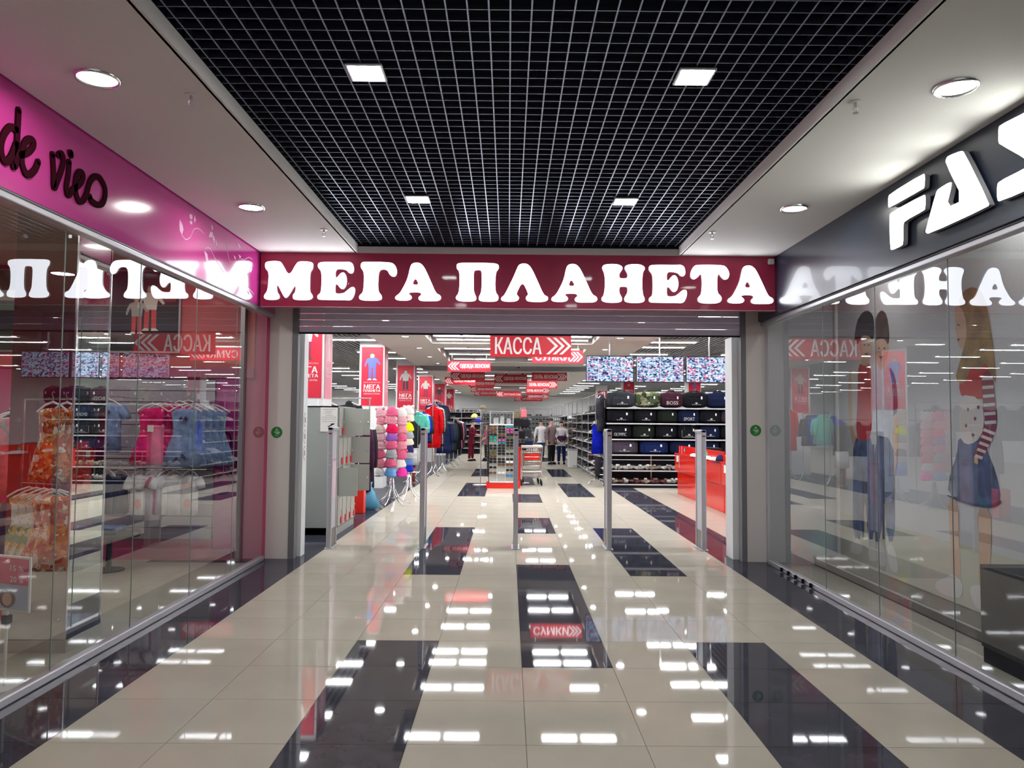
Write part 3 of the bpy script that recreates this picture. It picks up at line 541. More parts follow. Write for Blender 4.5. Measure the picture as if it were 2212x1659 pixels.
for side, sx in (('left', -1), ('right', 1)):
    for c_, xx in enumerate((3.72, 6.5, 9.6, 12.9)):
        for n, yy in enumerate(rows_s):
            if c_ == 2 and n < 3 or c_ == 3 and n < 7: continue
            if sx < 0 and c_ == 0 and any(cy-.3 < yy < cy+.9 for cy in (8.45, 14.45, 20.4, 26.3, 32.3, 38.2)): continue
            if sx > 0 and any(abs(xx-cx) < 1.1 and cy-.3 < yy < cy+.9 for cx, cy in ((8.1, 29.5), (5.75, 33), (5.2, 39.0), (6.5, 46))): continue
            lb = 'hanging twin-tube fitting, %s side, %s file out from the aisle, %s from the front' % (side, ordw(c_+1), ordw(n+1))
            zz = 3.52
            if f1 is None: f1 = fitting((sx*xx, yy, zz), lb, True, 'fittings over the sides of the shop')
            else: dup(f1, (sx*xx-.05*c_, yy, zz), 0, lb)
sd = None
for side, xx in (('left', -2.285), ('right', 2.24)):
    for n, yy in enumerate((7.0, 9.5, 12.0, 14.5, 17.0, 19.4, 24, 27, 30, 33)):
        lb = 'small round downlight in the %s edge of the aisle ceiling, %s from the front' % (side, ordw(n+1))
        if sd is None: sd = downlight((xx, yy, 3.395), lb, TG, .10)
        else: dup(sd, (xx, yy, 3.395), 0, lb)
def dome(loc, label):
    t = thing('dome_camera', label, 'camera', loc)
    MB().cyl((0, 0, -.035), .06, .035, WHITE, 14).build('housing', t)
    MB().ell((0, 0, -.035), (.048, .048, .05), mat('smoked_dome', (.01, .01, .012), .08), 12, 5, -1, 0).build('dome', t)
    return t
d0 = dome((.21, 20.1, 3.4), 'small black dome camera on the ceiling band behind the till sign')
for k, (p, lb) in enumerate((((.4, 23.3, 3.4), 'small dome camera right of the aisle centre, beyond the slatted band'), ((-.2, 23.5, 3.4), 'small dome camera left of the aisle centre, beyond the slatted band'),
                             ((4.5, 11.2, 3.72), 'dark dome camera hanging above the middle screen'))): dup(d0, p, 0, lb)
# ---------------------------------------------------------------- columns with banners
COLW = mat('column_white', (.70, .70, .70), .6)
def person_print(mb, fr, s, cols):
    """small printed standing figure, height s, origin at its feet centre"""
    hair, skin, top, leg, shoe = cols
    P = lambda pts, m, d: mb.plate([(a*s, b*s) for a, b in pts], fr, d, m)
    P([(-.13, .02), (-.03, .02), (-.02, .46), (-.13, .5)], leg, .001); P([(.03, .02), (.13, .02), (.13, .5), (.02, .46)], leg, .001)
    P([(-.19, -.01), (-.03, -.01), (-.03, .04), (-.12, .05)], shoe, .0015); P([(.03, -.01), (.19, -.01), (.12, .05), (.03, .04)], shoe, .0015)
    P([(-.13, .45), (.13, .45), (.15, .62), (.2, .78), (.08, .83), (-.08, .83), (-.2, .78), (-.15, .62)], top, .0015)
    P([(-.2, .78), (-.27, .62), (-.29, .50), (-.25, .48), (-.20, .60), (-.13, .76)], top, .002); P([(.13, .76), (.19, .64), (.27, .56), (.31, .59), (.24, .70), (.2, .78)], top, .002)
    P([(-.075, .86), (-.05, .82), (.05, .82), (.075, .86), (.08, .93), (.05, .98), (-.05, .98), (-.08, .93)], skin, .002)
    P([(-.1, .84), (-.075, .9), (-.05, .96), (.05, .96), (.08, .9), (.1, .84), (.11, .95), (.06, 1.0), (-.06, 1.0), (-.11, .95)], hair, .0025)
PR = {'navy': mat('print_navy', (.03, .05, .2), .5), 'denim': mat('print_denim', (.08, .12, .38), .5), 'grey': mat('print_grey', (.42, .40, .37), .5), 'black': mat('print_black', (.03, .02, .03), .5),
      'brown': mat('print_brown', (.10, .05, .03), .5), 'skin': mat('print_skin', (.58, .36, .27), .5), 'cream': mat('print_cream', (.72, .66, .60), .5), 'maroon': mat('print_maroon', (.22, .01, .04), .5),
      'fade': mat('print_fade', (.80, .45, .50), .5), 'fadew': mat('print_fadew', (.84, .62, .66), .5)}
BAN = [('brown', 'skin', 'denim', 'denim', 'cream', 'a child in blue'), ('brown', 'skin', 'grey', 'black', 'brown', 'a man in a grey top'), ('brown', 'skin', 'grey', 'maroon', 'brown', 'a man in a pale shirt'),
       ('brown', 'skin', 'black', 'maroon', 'brown', 'a man in a dark jacket'), ('brown', 'skin', 'cream', 'maroon', 'brown', 'a figure in white')]
def banner(x0, x1, y, z0, z1, spec, label, txt=True):
    t = thing('red_banner', label, 'banner', ((x0+x1)/2, y, z0)); w = (x1-x0); h = z1-z0
    MB().box(-w/2, w/2, -.006, 0, 0, h, REDB).build('sheet', t)
    mb = MB(); person_print(mb, FR((0, -.007, h*.44)), h*.46, [PR[k] for k in spec[:5]]); mb.build('printed_figure', t)
    if txt:
        text('ЦЕНА И КАЧЕСТВО', FR((-w*.4, -.007, h*.385)), w*.8, h*.02, PR['fade'], parent=t)
        text('МЕГА', FR((-w*.38, -.007, h*.285)), w*.76, h*.075, PRINTW, parent=t, bold=.045)
        text('ПЛАНЕТА', FR((-w*.40, -.007, h*.235)), w*.80, h*.038, PRINTW, parent=t, bold=.045)
        text('ОДЕЖДА И ОБУВЬ', FR((-w*.38, -.007, h*.19)), w*.76, h*.022, PR['fadew'], parent=t)
    return t
def side_banner(x, y0, y1, z0, z1, label):
    t = thing('faded_banner', label, 'banner', (x, (y0+y1)/2, z0)); w = y1-y0; h = z1-z0
    MB().box(0, .006, -w/2, w/2, 0, h, PINKB).build('sheet', t)
    mb = MB(); person_print(mb, FL((.007, 0, h*.44)), h*.46, [PR['fadew']]*5); mb.build('printed_figure', t)
    text('МЕГА', FL((.007, -w*.36, h*.30)), w*.72, h*.06, PR['fadew'], parent=t, bold=.04)
    text('ПЛАНЕТА', FL((.007, -w*.40, h*.24)), w*.80, h*.035, PR['fadew'], parent=t, bold=.04)
    return t
def column(n, x, y, h=3.9, s=.6, z0=1.98, z1=3.4, spec=None, side=True, nm=''):
    o = MB().box(x-s/2, x+s/2, y, y+s, 0, h, COLW).build('column'); tag(o, 'white square column %s' % nm, 'column')
    if spec is not None: banner(x-s/2+.05, x+s/2-.03, y-.003, z0, z1, spec, 'red banner with %s, column %s' % (spec[5], nm))
    if side: side_banner(x+s/2+.002, y+.06, y+s-.06, z0, z1, 'faded pink side banner of the column %s' % nm)
for n, y in enumerate((8.45, 14.45, 20.4, 26.3, 32.3, 38.2)):
    column(n, -3.42, y, spec=BAN[(n-1) % 5], nm='left of the aisle, %s inwards' % ordw(n+1))
for n, (x, y, z0, z1) in enumerate(((8.1, 29.5, 2.75, 3.5), (5.75, 33, 3.0, 3.6), (5.2, 39.0, 2.85, 3.4), (6.5, 46, 2.6, 3.3))):
    column(n, x, y, z0=z0, z1=z1, spec=BAN[(n*2) % 5], side=False, nm='behind the bags, %s from right' % ordw(n+1))
# ---------------------------------------------------------------- hanging direction signs
SIGNR = mat('sign_board_red', (.56, .003, .018), .5); SIGNL = mat('sign_white', (.84, .80, .78), .5)
def hang_sign(x, y, z, w, h, txt, arrow, label, bold=.03):
    zt = (3.95 if any(a-.05 < y < b+.05 for a, b in rec) or 20.3 < y < 23 else 3.41)-z
    t = thing('hanging_sign', label, 'sign', (x, y, z))
    MB().box(-w/2, w/2, 0, .02, 0, h, SIGNR).build('board', t)
    MB().box(-w*.4-.003, -w*.4+.003, .008, .013, h, zt, STEEL).box(w*.4-.003, w*.4+.003, .008, .013, h, zt, STEEL).build('wires', t)
    big = txt == 'КАССА'; aw = w*(.27 if big else .23); s = 1 if arrow == '>' else -1; mb = MB(); ax = s*(w/2-aw/2-w*.04)
    for k in range(3):
        cx = ax+(k-1)*aw*.30; e = aw*.2; tk = aw*.15; H = h*.37
        for a in (1, -1):
            mb.plate([(cx-s*e, a*H+h/2), (cx-s*e+s*tk, a*H+h/2), (cx+s*e+s*tk, h/2), (cx+s*e, h/2)], FR((0, 0, 0)), .003, SIGNL)
    mb.build('arrows', t)
    tw = w*(.575 if big else .68); tx = -w/2+w*.06 if arrow == '>' else w/2-w*.03-tw
    th = .76 if big else (.60 if txt == 'СУМКИ' else .46)
    text(txt, FR((tx, 0, h*(1-th)/2)), tw, h*th, SIGNL, parent=t, bold=bold)
    return t
hang_sign(.292, 9.8, 2.79, 1.472, .41, 'КАССА', '>', 'largest red hanging sign, with the till word and three arrows to the right', .045)
hang_sign(1.025, 13.6, 2.98, 1.18, .30, 'СУМКИ', '>', 'red hanging sign for bags, half hidden behind the till sign', .045)
DS = [(966, 1059, 780.5, 802.5, 'ОДЕЖДА ЖЕНСКАЯ', '<', 'upper left red sign for women\'s clothes, the nearest on the left'),
      (973, 1047, 804, 822, 'ОДЕЖДА ЖЕНСКАЯ', '<', 'left red sign for women\'s clothes hanging just below and behind the nearest one'),
      (960, 1027, 815, 831.5, 'ОДЕЖДА МУЖСКАЯ', '<', 'left red sign for clothes, third one down on the left'),
      (1067, 1138, 809, 827.5, 'ОДЕЖДА ЖЕНСКАЯ', '<', 'red clothes sign in the centre with arrows to the left'),
      (1148, 1224, 805, 823, 'ОБУВЬ ЖЕНСКАЯ', '>', 'red sign for women\'s shoes, the nearest on the right'),
      (1138, 1203, 823.5, 839, 'ОБУВЬ ЖЕНСКАЯ', '>', 'second red shoe sign on the right, below the nearest one'),
      (1012, 1068, 822, 836, 'ОДЕЖДА МУЖСКАЯ', '<', 'red clothes sign between the left and the centre rows'),
      (1135, 1187, 838, 850, 'ОБУВЬ ЖЕНСКАЯ', '>', 'small red shoe sign on the right, third one down'),
      (1073, 1126, 841, 857.5, 'ПОСТЕЛЬНОЕ БЕЛЬЁ', '<', 'small bright red bedding sign in the centre'),
      (1016, 1066, 836, 847, 'ОДЕЖДА МУЖСКАЯ', '<', 'small red sign low in the left fan of signs'),
      (1024, 1072, 845, 855.5, 'ОДЕЖДА ДЕТСКАЯ', '<', 'lowest small red sign in the left fan of signs'),
      (1138, 1184, 851, 862, 'ОБУВЬ МУЖСКАЯ', '>', 'small red shoe sign on the right just above the lowest sign'),
      (1110, 1165, 860, 870.5, 'ПРИМЕРОЧНАЯ', '<', 'lowest far red sign, pointing left to the fitting room')]
for (x0, x1, ya, yb, tx, ar, lb) in DS:
    hz = 911.6+((x0+x1)/2-1098)*.0077; d = 1.385*1635/(hz-yb); w = (x1-x0)*d/1635; x = ((x0+x1)/2-1098.2)*d/1635-.102
    yy = d-3.871; yy = min(yy, 46.5)
    hang_sign(round(x, 2), round(yy, 2), 3.0, round(w, 2), round(min(.3, (yb-ya)*d/1635), 2), tx, ar, lb)
# ---------------------------------------------------------------- screens
def screen_mat(seed):
    m = bpy.data.materials.new('screen_picture'); m.use_nodes = True; nt = m.node_tree; nt.nodes.clear(); N = nt.nodes.new; L = nt.links.new
    o = N('ShaderNodeOutputMaterial'); e = N('ShaderNodeEmission'); e.inputs[1].default_value = TV_L
    tc = N('ShaderNodeTexCoord'); mp = N('ShaderNodeMapping'); mp.inputs['Location'].default_value = (seed*3.3, seed, seed*1.7)
    v = N('ShaderNodeTexVoronoi'); v.inputs['Scale'].default_value = 25; v.feature = 'F1'
    mp.inputs['Scale'].default_value = (1.0, 1, 1.6)
    sp = N('ShaderNodeSeparateColor'); r = N('ShaderNodeValToRGB'); r.color_ramp.interpolation = 'CONSTANT'
    cols = [(.02, .03, .08), (.40, .55, .85), (.10, .16, .35), (.65, .78, .95), (.22, .30, .48), (.55, .70, .92), (.85, .12, .28), (.30, .38, .50), (.05, .08, .2), (.75, .85, 1)]
    for i, c in enumerate(cols):
        q = r.color_ramp.elements[i] if i < 2 else r.color_ramp.elements.new(i/len(cols)); q.position = i/len(cols); q.color = (*c, 1)
    L(tc.outputs['Object'], mp.inputs[0]); L(mp.outputs[0], v.inputs['Vector']); L(v.outputs['Color'], sp.inputs[0]); L(sp.outputs[0], r.inputs[0])
    # sub-picture borders
    sx = N('ShaderNodeSeparateXYZ'); L(tc.outputs['Object'], sx.inputs[0]); fac = None
    for ax, n_, off in ((0, 3.97, .5), (2, 7.15, 0)):
        a = N('ShaderNodeMath'); a.operation = 'MULTIPLY'; a.inputs[1].default_value = n_; L(sx.outputs[ax], a.inputs[0])
        b = N('ShaderNodeMath'); b.operation = 'FRACT'; L(a.outputs[0], b.inputs[0])
        c = N('ShaderNodeMath'); c.operation = 'LESS_THAN'; c.inputs[1].default_value = .05; L(b.outputs[0], c.inputs[0])
        if fac is None: fac = c
        else:
            d = N('ShaderNodeMath'); d.operation = 'MAXIMUM'; L(fac.outputs[0], d.inputs[0]); L(c.outputs[0], d.inputs[1]); fac = d
    mx = N('ShaderNodeMix'); mx.data_type = 'RGBA'; L(fac.outputs[0], mx.inputs[0]); L(r.outputs[0], mx.inputs[6]); mx.inputs[7].default_value = (.6, .75, .95, 1)
    L(mx.outputs[2], e.inputs[0]); L(e.outputs[0], o.inputs[0])
    return m
GLOSSBLK = mat('gloss_black', (.008, .008, .010), .15)
for k, (a, b) in enumerate(((1.572, 2.61), (2.66, 3.702), (3.737, 4.79))):
    t = thing('wall_screen', 'hanging screen showing a grid of shop camera pictures, '+('left', 'middle', 'right')[k]+' of the three', 'screen', ((a+b)/2, 12.5, 2.49))
    w = b-a; bevel(MB().box(-w/2, w/2, 0, .05, 0, .575, GLOSSBLK).build('casing', t), .006)
    MB().box(-w/2+.018, w/2-.018, -.003, .001, .02, .557, screen_mat(k+1)).build('display', t)
    MB().box(-.03, .03, .05, .08, .2, .575, BLACK).box(-.012, .012, .06, .08, .5, 1.23, STEEL).build('mount', t)
# ---------------------------------------------------------------- security gates in the entrance
GATEM = mat('gate_grey', (.50, .50, .54), .35, .5); GATEP = mat('gate_panel', (.66, .66, .72), .3, alpha=.82); GATED = mat('gate_kick', (.18, .17, .16), .4, .3)
g = thing('security_gate', '', 'security gate', (-2.36, 5.78, 0), 0)
bevel(MB().box(-.03, .03, -.02, .03, 0, 1.53, GATEM).box(-.022, .022, .31, .35, 0, 1.53, GATEM).box(-.03, .03, -.02, .35, 1.49, 1.53, GATEM).build('frame', g), .008)
MB().box(-.012, .012, .03, .31, .24, 1.49, GATEP).build('panel', g)
MB().box(-.014, .014, .03, .31, .02, .24, GATED).build('kick_panel', g)
bevel(MB().box(-.05, .05, -.03, .36, 0, .012, GATEM).build('foot', g), .004)
mb = MB(); mb.box(-.022, .022, -.0215, -.02, 1.44, 1.46, mat('label_red', (.35, .02, .04), .4))
for q in (.9, 1.05, 1.2): mb.box(-.006, .006, -.0215, -.02, q, q+.012, WHITE)
mb.build('label_strip', g)
mb = MB(); mb.box(.0125, .0135, .06, .28, 1.10, 1.12, PINKB).box(.0125, .0135, .06, .28, .62, 1.08, mat('ad_pink', (.72, .55, .62), .4)).build('advert_strip', g)
g['label'] = 'slim grey security gate standing in front of the lockers, leftmost of five'
for xx, lb in ((-1.19, 'slim grey security gate, second of five from the left'), (0.0, 'slim grey security gate in the middle of the entrance'), (1.19, 'slim grey security gate, second of five from the right'),
               (2.395, 'slim grey security gate in front of the red tills, rightmost of five')): dup(g, (xx, 5.82, 0), 0, lb)
# ---------------------------------------------------------------- lockers
LOCK = mat('locker_grey', (.30, .32, .30), .45); LOCKD = mat('locker_door', (.36, .37, .33), .4); LIN = mat('locker_inside', (.16, .16, .14), .7)
lk = thing('locker_cabinet', 'grey metal bag lockers with open and closed doors beside the left entrance post', 'lockers', (-3.03, 6.9, 0))
W_, D_, H_ = .51, 1.24, 1.82
bd = MB().box(0, W_, 0, .02, 0, H_, LOCK).box(0, W_, D_-.02, D_, 0, H_, LOCK).box(0, .02, 0, D_, 0, H_, LOCK).box(0, W_, 0, D_, H_-.02, H_, LOCK).box(0, W_, 0, D_, 0, .10, LOCK)
nz, ny = 4, 4; zs = [.10, .53, .95, 1.38, 1.80]; dy = (D_-.04)/ny
for z in zs[1:-1]: bd.box(.02, W_, .02, D_-.02, z-.012, z+.012, LOCK)
for i in range(1, ny): bd.box(.02, W_, .02+i*dy-.01, .02+i*dy+.01, .1, H_-.02, LIN)
bd.build('cabinet', lk)
openset = {(1, 3): 88, (3, 3): 86, (3, 2): 87, (0, 1): 88, (3, 1): 86}
md = MB().box(-.012, .0, .0, dy-.03, .0, .40, LOCKD).box(-.02, -.012, .015, dy-.045, .015, .385, LOCKD).mesh('door')
mh = MB().ell((.008, dy-.06, .2), (.012, .012, .012), STEEL, 8, 4).mesh('lock')
mkt = MB().box(.006, .012, dy-.13, dy-.035, .02, .12, mat('tag_red', (.62, .01, .03), .4)).tube([(.01, dy-.06, .19), (.014, dy-.065, .15), (.01, dy-.07, .11)], .002, REDB, 4).mesh('key_tag')
for iz in range(nz):
    for i in range(ny):
        a = openset.get((i, iz), 0)
        h_ = zs[iz+1]-zs[iz]
        d_ = put('door', md, lk, (W_+.012, .035+i*dy, zs[iz]+.015)); d_.rotation_euler = (0, 0, -math.radians(a)) if a else (0, 0, 0)
        put('lock', mh, d_)
        if not a or iz == 0: put('key_tag', mkt, d_)
nt_ = thing('paper_notice', 'white printed notice taped to the end of the grey lockers', 'notice', (-2.77, 6.897, 1.457)); nt_.scale = (1.18, 1, .755)
MB().box(0, .205, -.003, 0, 0, .455, PRINTW).build('sheet', nt_)
for k, (s_, x_, z_, w_) in enumerate((('УВАЖАЕМЫЕ ПОКУПАТЕЛИ', .03, .41, .15), ('ПРОСИМ', .06, .375, .08), ('ОСТАВЛЯТЬ', .04, .34, .09), ('СУМКИ В', .06, .30, .09), ('КАМЕРЕ ХРАНЕНИЯ', .02, .265, .165), ('АДМИНИСТРАЦИЯ', .015, .225, .18), ('СПАСИБО ЗА ПОНИМАНИЕ', .02, .185, .165))):
    text(s_, FR((x_, -.0032, z_)), w_, .013, CHAR, parent=nt_)
MB().plate([(.10, .085), (.17, .14), (.175, .155), (.12, .15), (.13, .135), (.085, .09)], FR((0, -.003, 0)), .001, BLACK).plate([(.10, .06), (.165, .06), (.165, .08), (.10, .08)], FR((0, -.003, 0)), .001, PR['maroon']).build('picture', nt_)
ww = MB().box(-5.5, -3.12, 8.1, 8.2, 0, 1.95, WALLW).build('wall_service', kind='structure')
for k, z in enumerate((1.55, 1.18)):
    o = bevel(MB().box(-3.30, -3.24, 8.04, 8.1, z, z+.10, WHITE).box(-3.285, -3.255, 8.03, 8.04, z-.03, z+.02, BLACK).build('wall_fixture'), .01)
    tag(o, 'small white fixture on the wall left of the lockers, %s one' % ('upper', 'lower')[k], 'wall fixture')
# ================================================================ CLOTHES
def cloth(name, col, var=.25): return mat(name, col, .85, var=var, vscale=14)
C = {'mint': cloth('mint_cloth', (.10, .50, .38)), 'red': cloth('red_cloth', (.60, .003, .008)), 'blue': cloth('royal_blue_cloth', (.004, .012, .42)), 'navy': NAVY, 'black': BLACK, 'char': CHAR,
     'teal': cloth('teal_cloth', (.015, .06, .10)), 'plum': cloth('plum_cloth', (.05, .012, .04)), 'grey': cloth('grey_cloth', (.25, .25, .27)), 'white': cloth('white_cloth', (.72, .70, .74), .08),
     'pink': cloth('pink_cloth', (.60, .12, .22)), 'maroon': cloth('maroon_cloth', (.13, .008, .02)), 'magenta': cloth('magenta_cloth', (.72, .015, .16), .3), 'denim': cloth('denim_cloth', (.22, .30, .52), .3),
     'palegrey': cloth('pale_grey_cloth', (.50, .50, .50)), 'khaki': cloth('khaki_cloth', (.18, .15, .09)), 'coral': cloth('coral_cloth', (.75, .18, .22)), 'stripe': cloth('striped_cloth', (.45, .42, .46), .6)}
FLOR = pattern_mat('orange_floral_cloth', [(.62, .10, .03), (.75, .30, .10), (.85, .72, .60), (.45, .05, .02), (.70, .20, .05)], 26)
FLOW = pattern_mat('white_floral_cloth', [(.80, .78, .70), (.75, .30, .12), (.20, .35, .18), (.82, .80, .76), (.70, .55, .2)], 22)
HANGW = mat('hanger_white', (.75, .72, .72), .4)
GAR = {}
def garment(kind, w, h, m, hanger=STEEL):
    """clothes on a hanger, hook at the origin, hanging down -Z, front towards -Y. Returns list of (part name, mesh)"""
    k = (kind, w, h, m.name, hanger.name)
    if k in GAR: return GAR[k]
    rnd = random.Random(hash((kind, round(w*100), round(h*100))) % 999); n = 18; parts = []
    mb = MB(); t = .055 if kind != 'coat' else .075
    prof = {'coat': [(0, .22, .5), (.03, .62, .9), (.06, .98, 1), (.25, .88, 1), (.55, .90, 1.05), (.8, .97, 1.1), (1, 1.0, 1.15)],
            'shirt': [(0, .25, .5), (.04, .65, .8), (.09, .95, .9), (.3, .82, 1), (.6, .80, 1), (1, .86, 1)],
            'dress': [(0, .30, .5), (.03, .55, .8), (.07, .70, .9), (.22, .62, .9), (.42, .58, .9), (.5, .66, 1.1), (.75, .92, 1.4), (1, 1.12, 1.7)],
            'vest': [(0, .3, .5), (.05, .6, .8), (.12, .7, .9), (.4, .66, .9), (1, .80, 1)],
            'trousers': [(0, .55, .7), (.05, .6, .8), (.3, .62, .9), (1, .5, .6)]}[kind]
    R = []
    for f, a, b in prof:
        ring = []
        for i in range(n):
            th = 2*PI*i/n; fold = 1+(.16*f if kind == 'dress' else .05*f)*math.sin(th*6+f*2)
            ring.append((w/2*a*math.cos(th), t*b*math.sin(th)*fold, -.10-h*f+(.012*math.cos(th*4) if f == 1 else 0)))
        R.append(ring)
    mb.rings(R, m); parts.append(('body', mb.mesh('body', True)))
    if kind in ('coat', 'shirt'):
        L = .62*h if kind == 'coat' else .25*h; sl = MB()
        for s in (-1, 1):
            if kind == 'coat': pts = [(s*w*.40, 0, -.14), (s*w*.50, -.01, -.14-L*.35), (s*w*.54, -.015, -.14-L*.7), (s*w*.53, -.03, -.14-L)]; rr = [.058, .055, .048, .042]
            else: pts = [(s*w*.36, 0, -.14), (s*w*.50, -.005, -.14-L*.55), (s*w*.56, -.01, -.14-L)]; rr = [.05, .05, .045]
            mm = MB(); mm.tube(pts, rr, m, 8); parts.append(('sleeve', mm.mesh('sleeve', True)))
        if kind == 'coat':
            parts.append(('hood', MB().ell((0, .02, -.10), (.10, .07, .09), m, 10, 5).mesh('hood', True)))
            parts.append(('zip', MB().box(-.005, .005, -.078, -.070, -.10-h*.85, -.18, STEEL).mesh('zip')))
    hp = [(0, 0, 0), (.012, 0, .015), (.012, 0, .035), (-.008, 0, .04), (-.012, 0, .03)]
    hk = MB().tube([(w*.40, 0, -.13), (w*.2, 0, -.075), (0, 0, -.045), (-w*.2, 0, -.075), (-w*.40, 0, -.13)], .009, hanger, 6).tube([(0, 0, -.05)]+hp, .003, STEEL, 5)
    parts.append(('hanger', hk.mesh('hanger')))
    GAR[k] = parts
    return parts
def hang(kind, w, h, m, loc, rz, label, cat, group=None, extra=None, hanger=STEEL):
    t = thing({'coat': 'hanging_jacket', 'shirt': 'hanging_shirt', 'dress': 'hanging_dress', 'vest': 'hanging_vest', 'trousers': 'hanging_trousers'}[kind], label, cat, loc, rz, group)
    for nm, me in garment(kind, w, h, m, hanger): put(nm, me, t)
    if extra: extra(t, w, h)
    return t
def rail(x, y0, y1, z, label, feet=True, arms=True, across=False):
    t = thing('clothes_rail', label, 'clothes rail', (x, y0, 0)); L = y1-y0
    q = (lambda a, b, c: (b, a, c)) if across else (lambda a, b, c: (a, b, c))
    MB().tube([q(0, 0, z), q(0, L, z)], .014, CHROME, 8).build('rail', t)
    for yy in (.03, L-.03):
        MB().tube([q(0, yy, z), q(0, yy, .12 if feet else 0)], .014, CHROME, 8).build('upright', t)
        if feet:
            for a in (45, 135, 225, 315):
                c, s_ = math.cos(math.radians(a)), math.sin(math.radians(a))
                MB().tube([(q(0, yy, .3)[0], q(0, yy, .3)[1], .30), (q(0, yy, 0)[0]+.06*c, q(0, yy, 0)[1]+.06*s_, .16), (q(0, yy, 0)[0]+.2*c, q(0, yy, 0)[1]+.2*s_, .05), (q(0, yy, 0)[0]+.32*c, q(0, yy, 0)[1]+.32*s_, .01)], .011, CHROME, 6).build('leg', t)
    return t
names = {'mint': 'mint green', 'red': 'bright red', 'blue': 'royal blue', 'navy': 'navy', 'black': 'black', 'char': 'charcoal', 'teal': 'dark teal', 'plum': 'dark plum', 'grey': 'grey', 'white': 'white', 'pink': 'pink',
         'maroon': 'maroon', 'magenta': 'magenta', 'denim': 'denim blue', 'palegrey': 'pale grey', 'khaki': 'khaki', 'coral': 'coral', 'stripe': 'grey striped'}
def run(x, y0, z, cols, step, w, h, kind, where, group, dx=0., rz=0., jitter=.012):
    for k, c in enumerate(cols):
        hang(kind, w, h+random.uniform(-.05, .05), C[c], (x+dx*k+random.uniform(-jitter, jitter), y0+k*step, z-.035), rz+random.uniform(-.12, .12),
             '%s %s, %s from the front %s' % (names[c], {'coat': 'jacket', 'shirt': 'shirt', 'dress': 'dress', 'vest': 'top', 'trousers': 'pair of trousers'}[kind], ordw(k+1), where), {'coat': 'jacket', 'shirt': 'shirt', 'dress': 'dress', 'vest': 'top', 'trousers': 'trousers'}[kind], group)
# racks along the left edge of the aisle
rail(-2.62, 16.3, 18.2, 1.92, 'chrome clothes rail with the mint and red jackets left of the aisle')
hang('coat', .42, .70, C['blue'], (-2.80, 16.5, 1.86), .2, 'royal blue jacket hanging left of the mint green jackets', 'jacket')
run(-2.50, 16.45, 1.92, ['mint', 'mint', 'blue', 'black', 'char', 'black'], .17, .44, .74, 'coat', 'on the mint jacket rail', 'jackets on the mint rail', dx=.01)
run(-2.33, 18.5, 2.14, ['red', 'red', 'black', 'stripe', 'black', 'char'], .18, .46, 1.12, 'coat', 'behind the mint jackets', 'jackets on the red rail', dx=.01)
rail(-2.33, 18.4, 19.6, 2.14, 'tall chrome rail carrying the bright red jackets')
rail(-2.2, 20.4, 23.2, 1.70, 'chrome clothes rail full of dark jackets left of the aisle')
run(-2.2, 20.5, 1.70, ['navy', 'black', 'navy', 'char', 'navy', 'teal', 'teal', 'black', 'teal', 'navy', 'black', 'char', 'navy', 'black'], .19, .55, .95, 'coat', 'on the dark jacket rail', 'dark jackets on the long rail')
rail(-2.1, 23.9, 26.3, 1.72, 'third chrome clothes rail further down the left of the aisle')
run(-2.05, 24.0, 1.72, ['black', 'pink', 'char', 'black', 'coral', 'black', 'navy', 'black', 'char', 'black'], .22, .5, .95, 'coat', 'on the third rail', 'jackets on the third rail')
run(-2.42, 20.2, 2.28, ['navy', 'navy', 'char', 'plum', 'navy', 'black'], .25, .60, .72, 'coat', 'on the high rail above the dark ones', 'jackets above the long rail')
rail(-2.42, 20.0, 21.8, 2.28, 'tall clothes rail rising above the dark jackets', feet=False)
# mannequin half: skirt form with boots
t = thing('dress_form', 'dress form in black jacket and pale grey skirt above brown boots', 'mannequin', (-2.56, 15.5, 0))
MB().rings([[(a*math.cos(2*PI*i/14), b*math.sin(2*PI*i/14), z) for i in range(14)] for a, b, z in ((.06, .05, 1.62), (.16, .09, 1.52), (.17, .10, 1.3), (.15, .10, 1.05), (.18, .12, .93))], BLACK).build('jacket', t, smooth=True)
for s_ in (-1, 1): MB().tube([(s_*.16, 0, 1.50), (s_*.20, -.02, 1.25), (s_*.17, -.08, 1.02)], [.045, .04, .035], BLACK, 8).build('sleeve', t, smooth=True)
MB().rings([[(a*math.cos(2*PI*i/14), b*math.sin(2*PI*i/14), z) for i in range(14)] for a, b, z in ((.17, .11, .95), (.19, .13, .75), (.19, .13, .50))], C['palegrey']).build('skirt', t, smooth=True)
MB().tube([(0, 0, .5), (0, 0, .1)], .014, CHROME, 8).build('pole', t)
BOOT = mat('brown_leather', (.16, .022, .015), .35)
for s_ in (-1, 1): MB().tube([(s_*.06, 0, .50), (s_*.06, 0, .2), (s_*.06, .01, .07)], [.05, .04, .035], BOOT, 8).tube([(s_*.06, .02, .045), (s_*.06, -.08, .04), (s_*.06, -.17, .03)], [.04, .04, .02], BOOT, 8).build('boot', t, smooth=True)
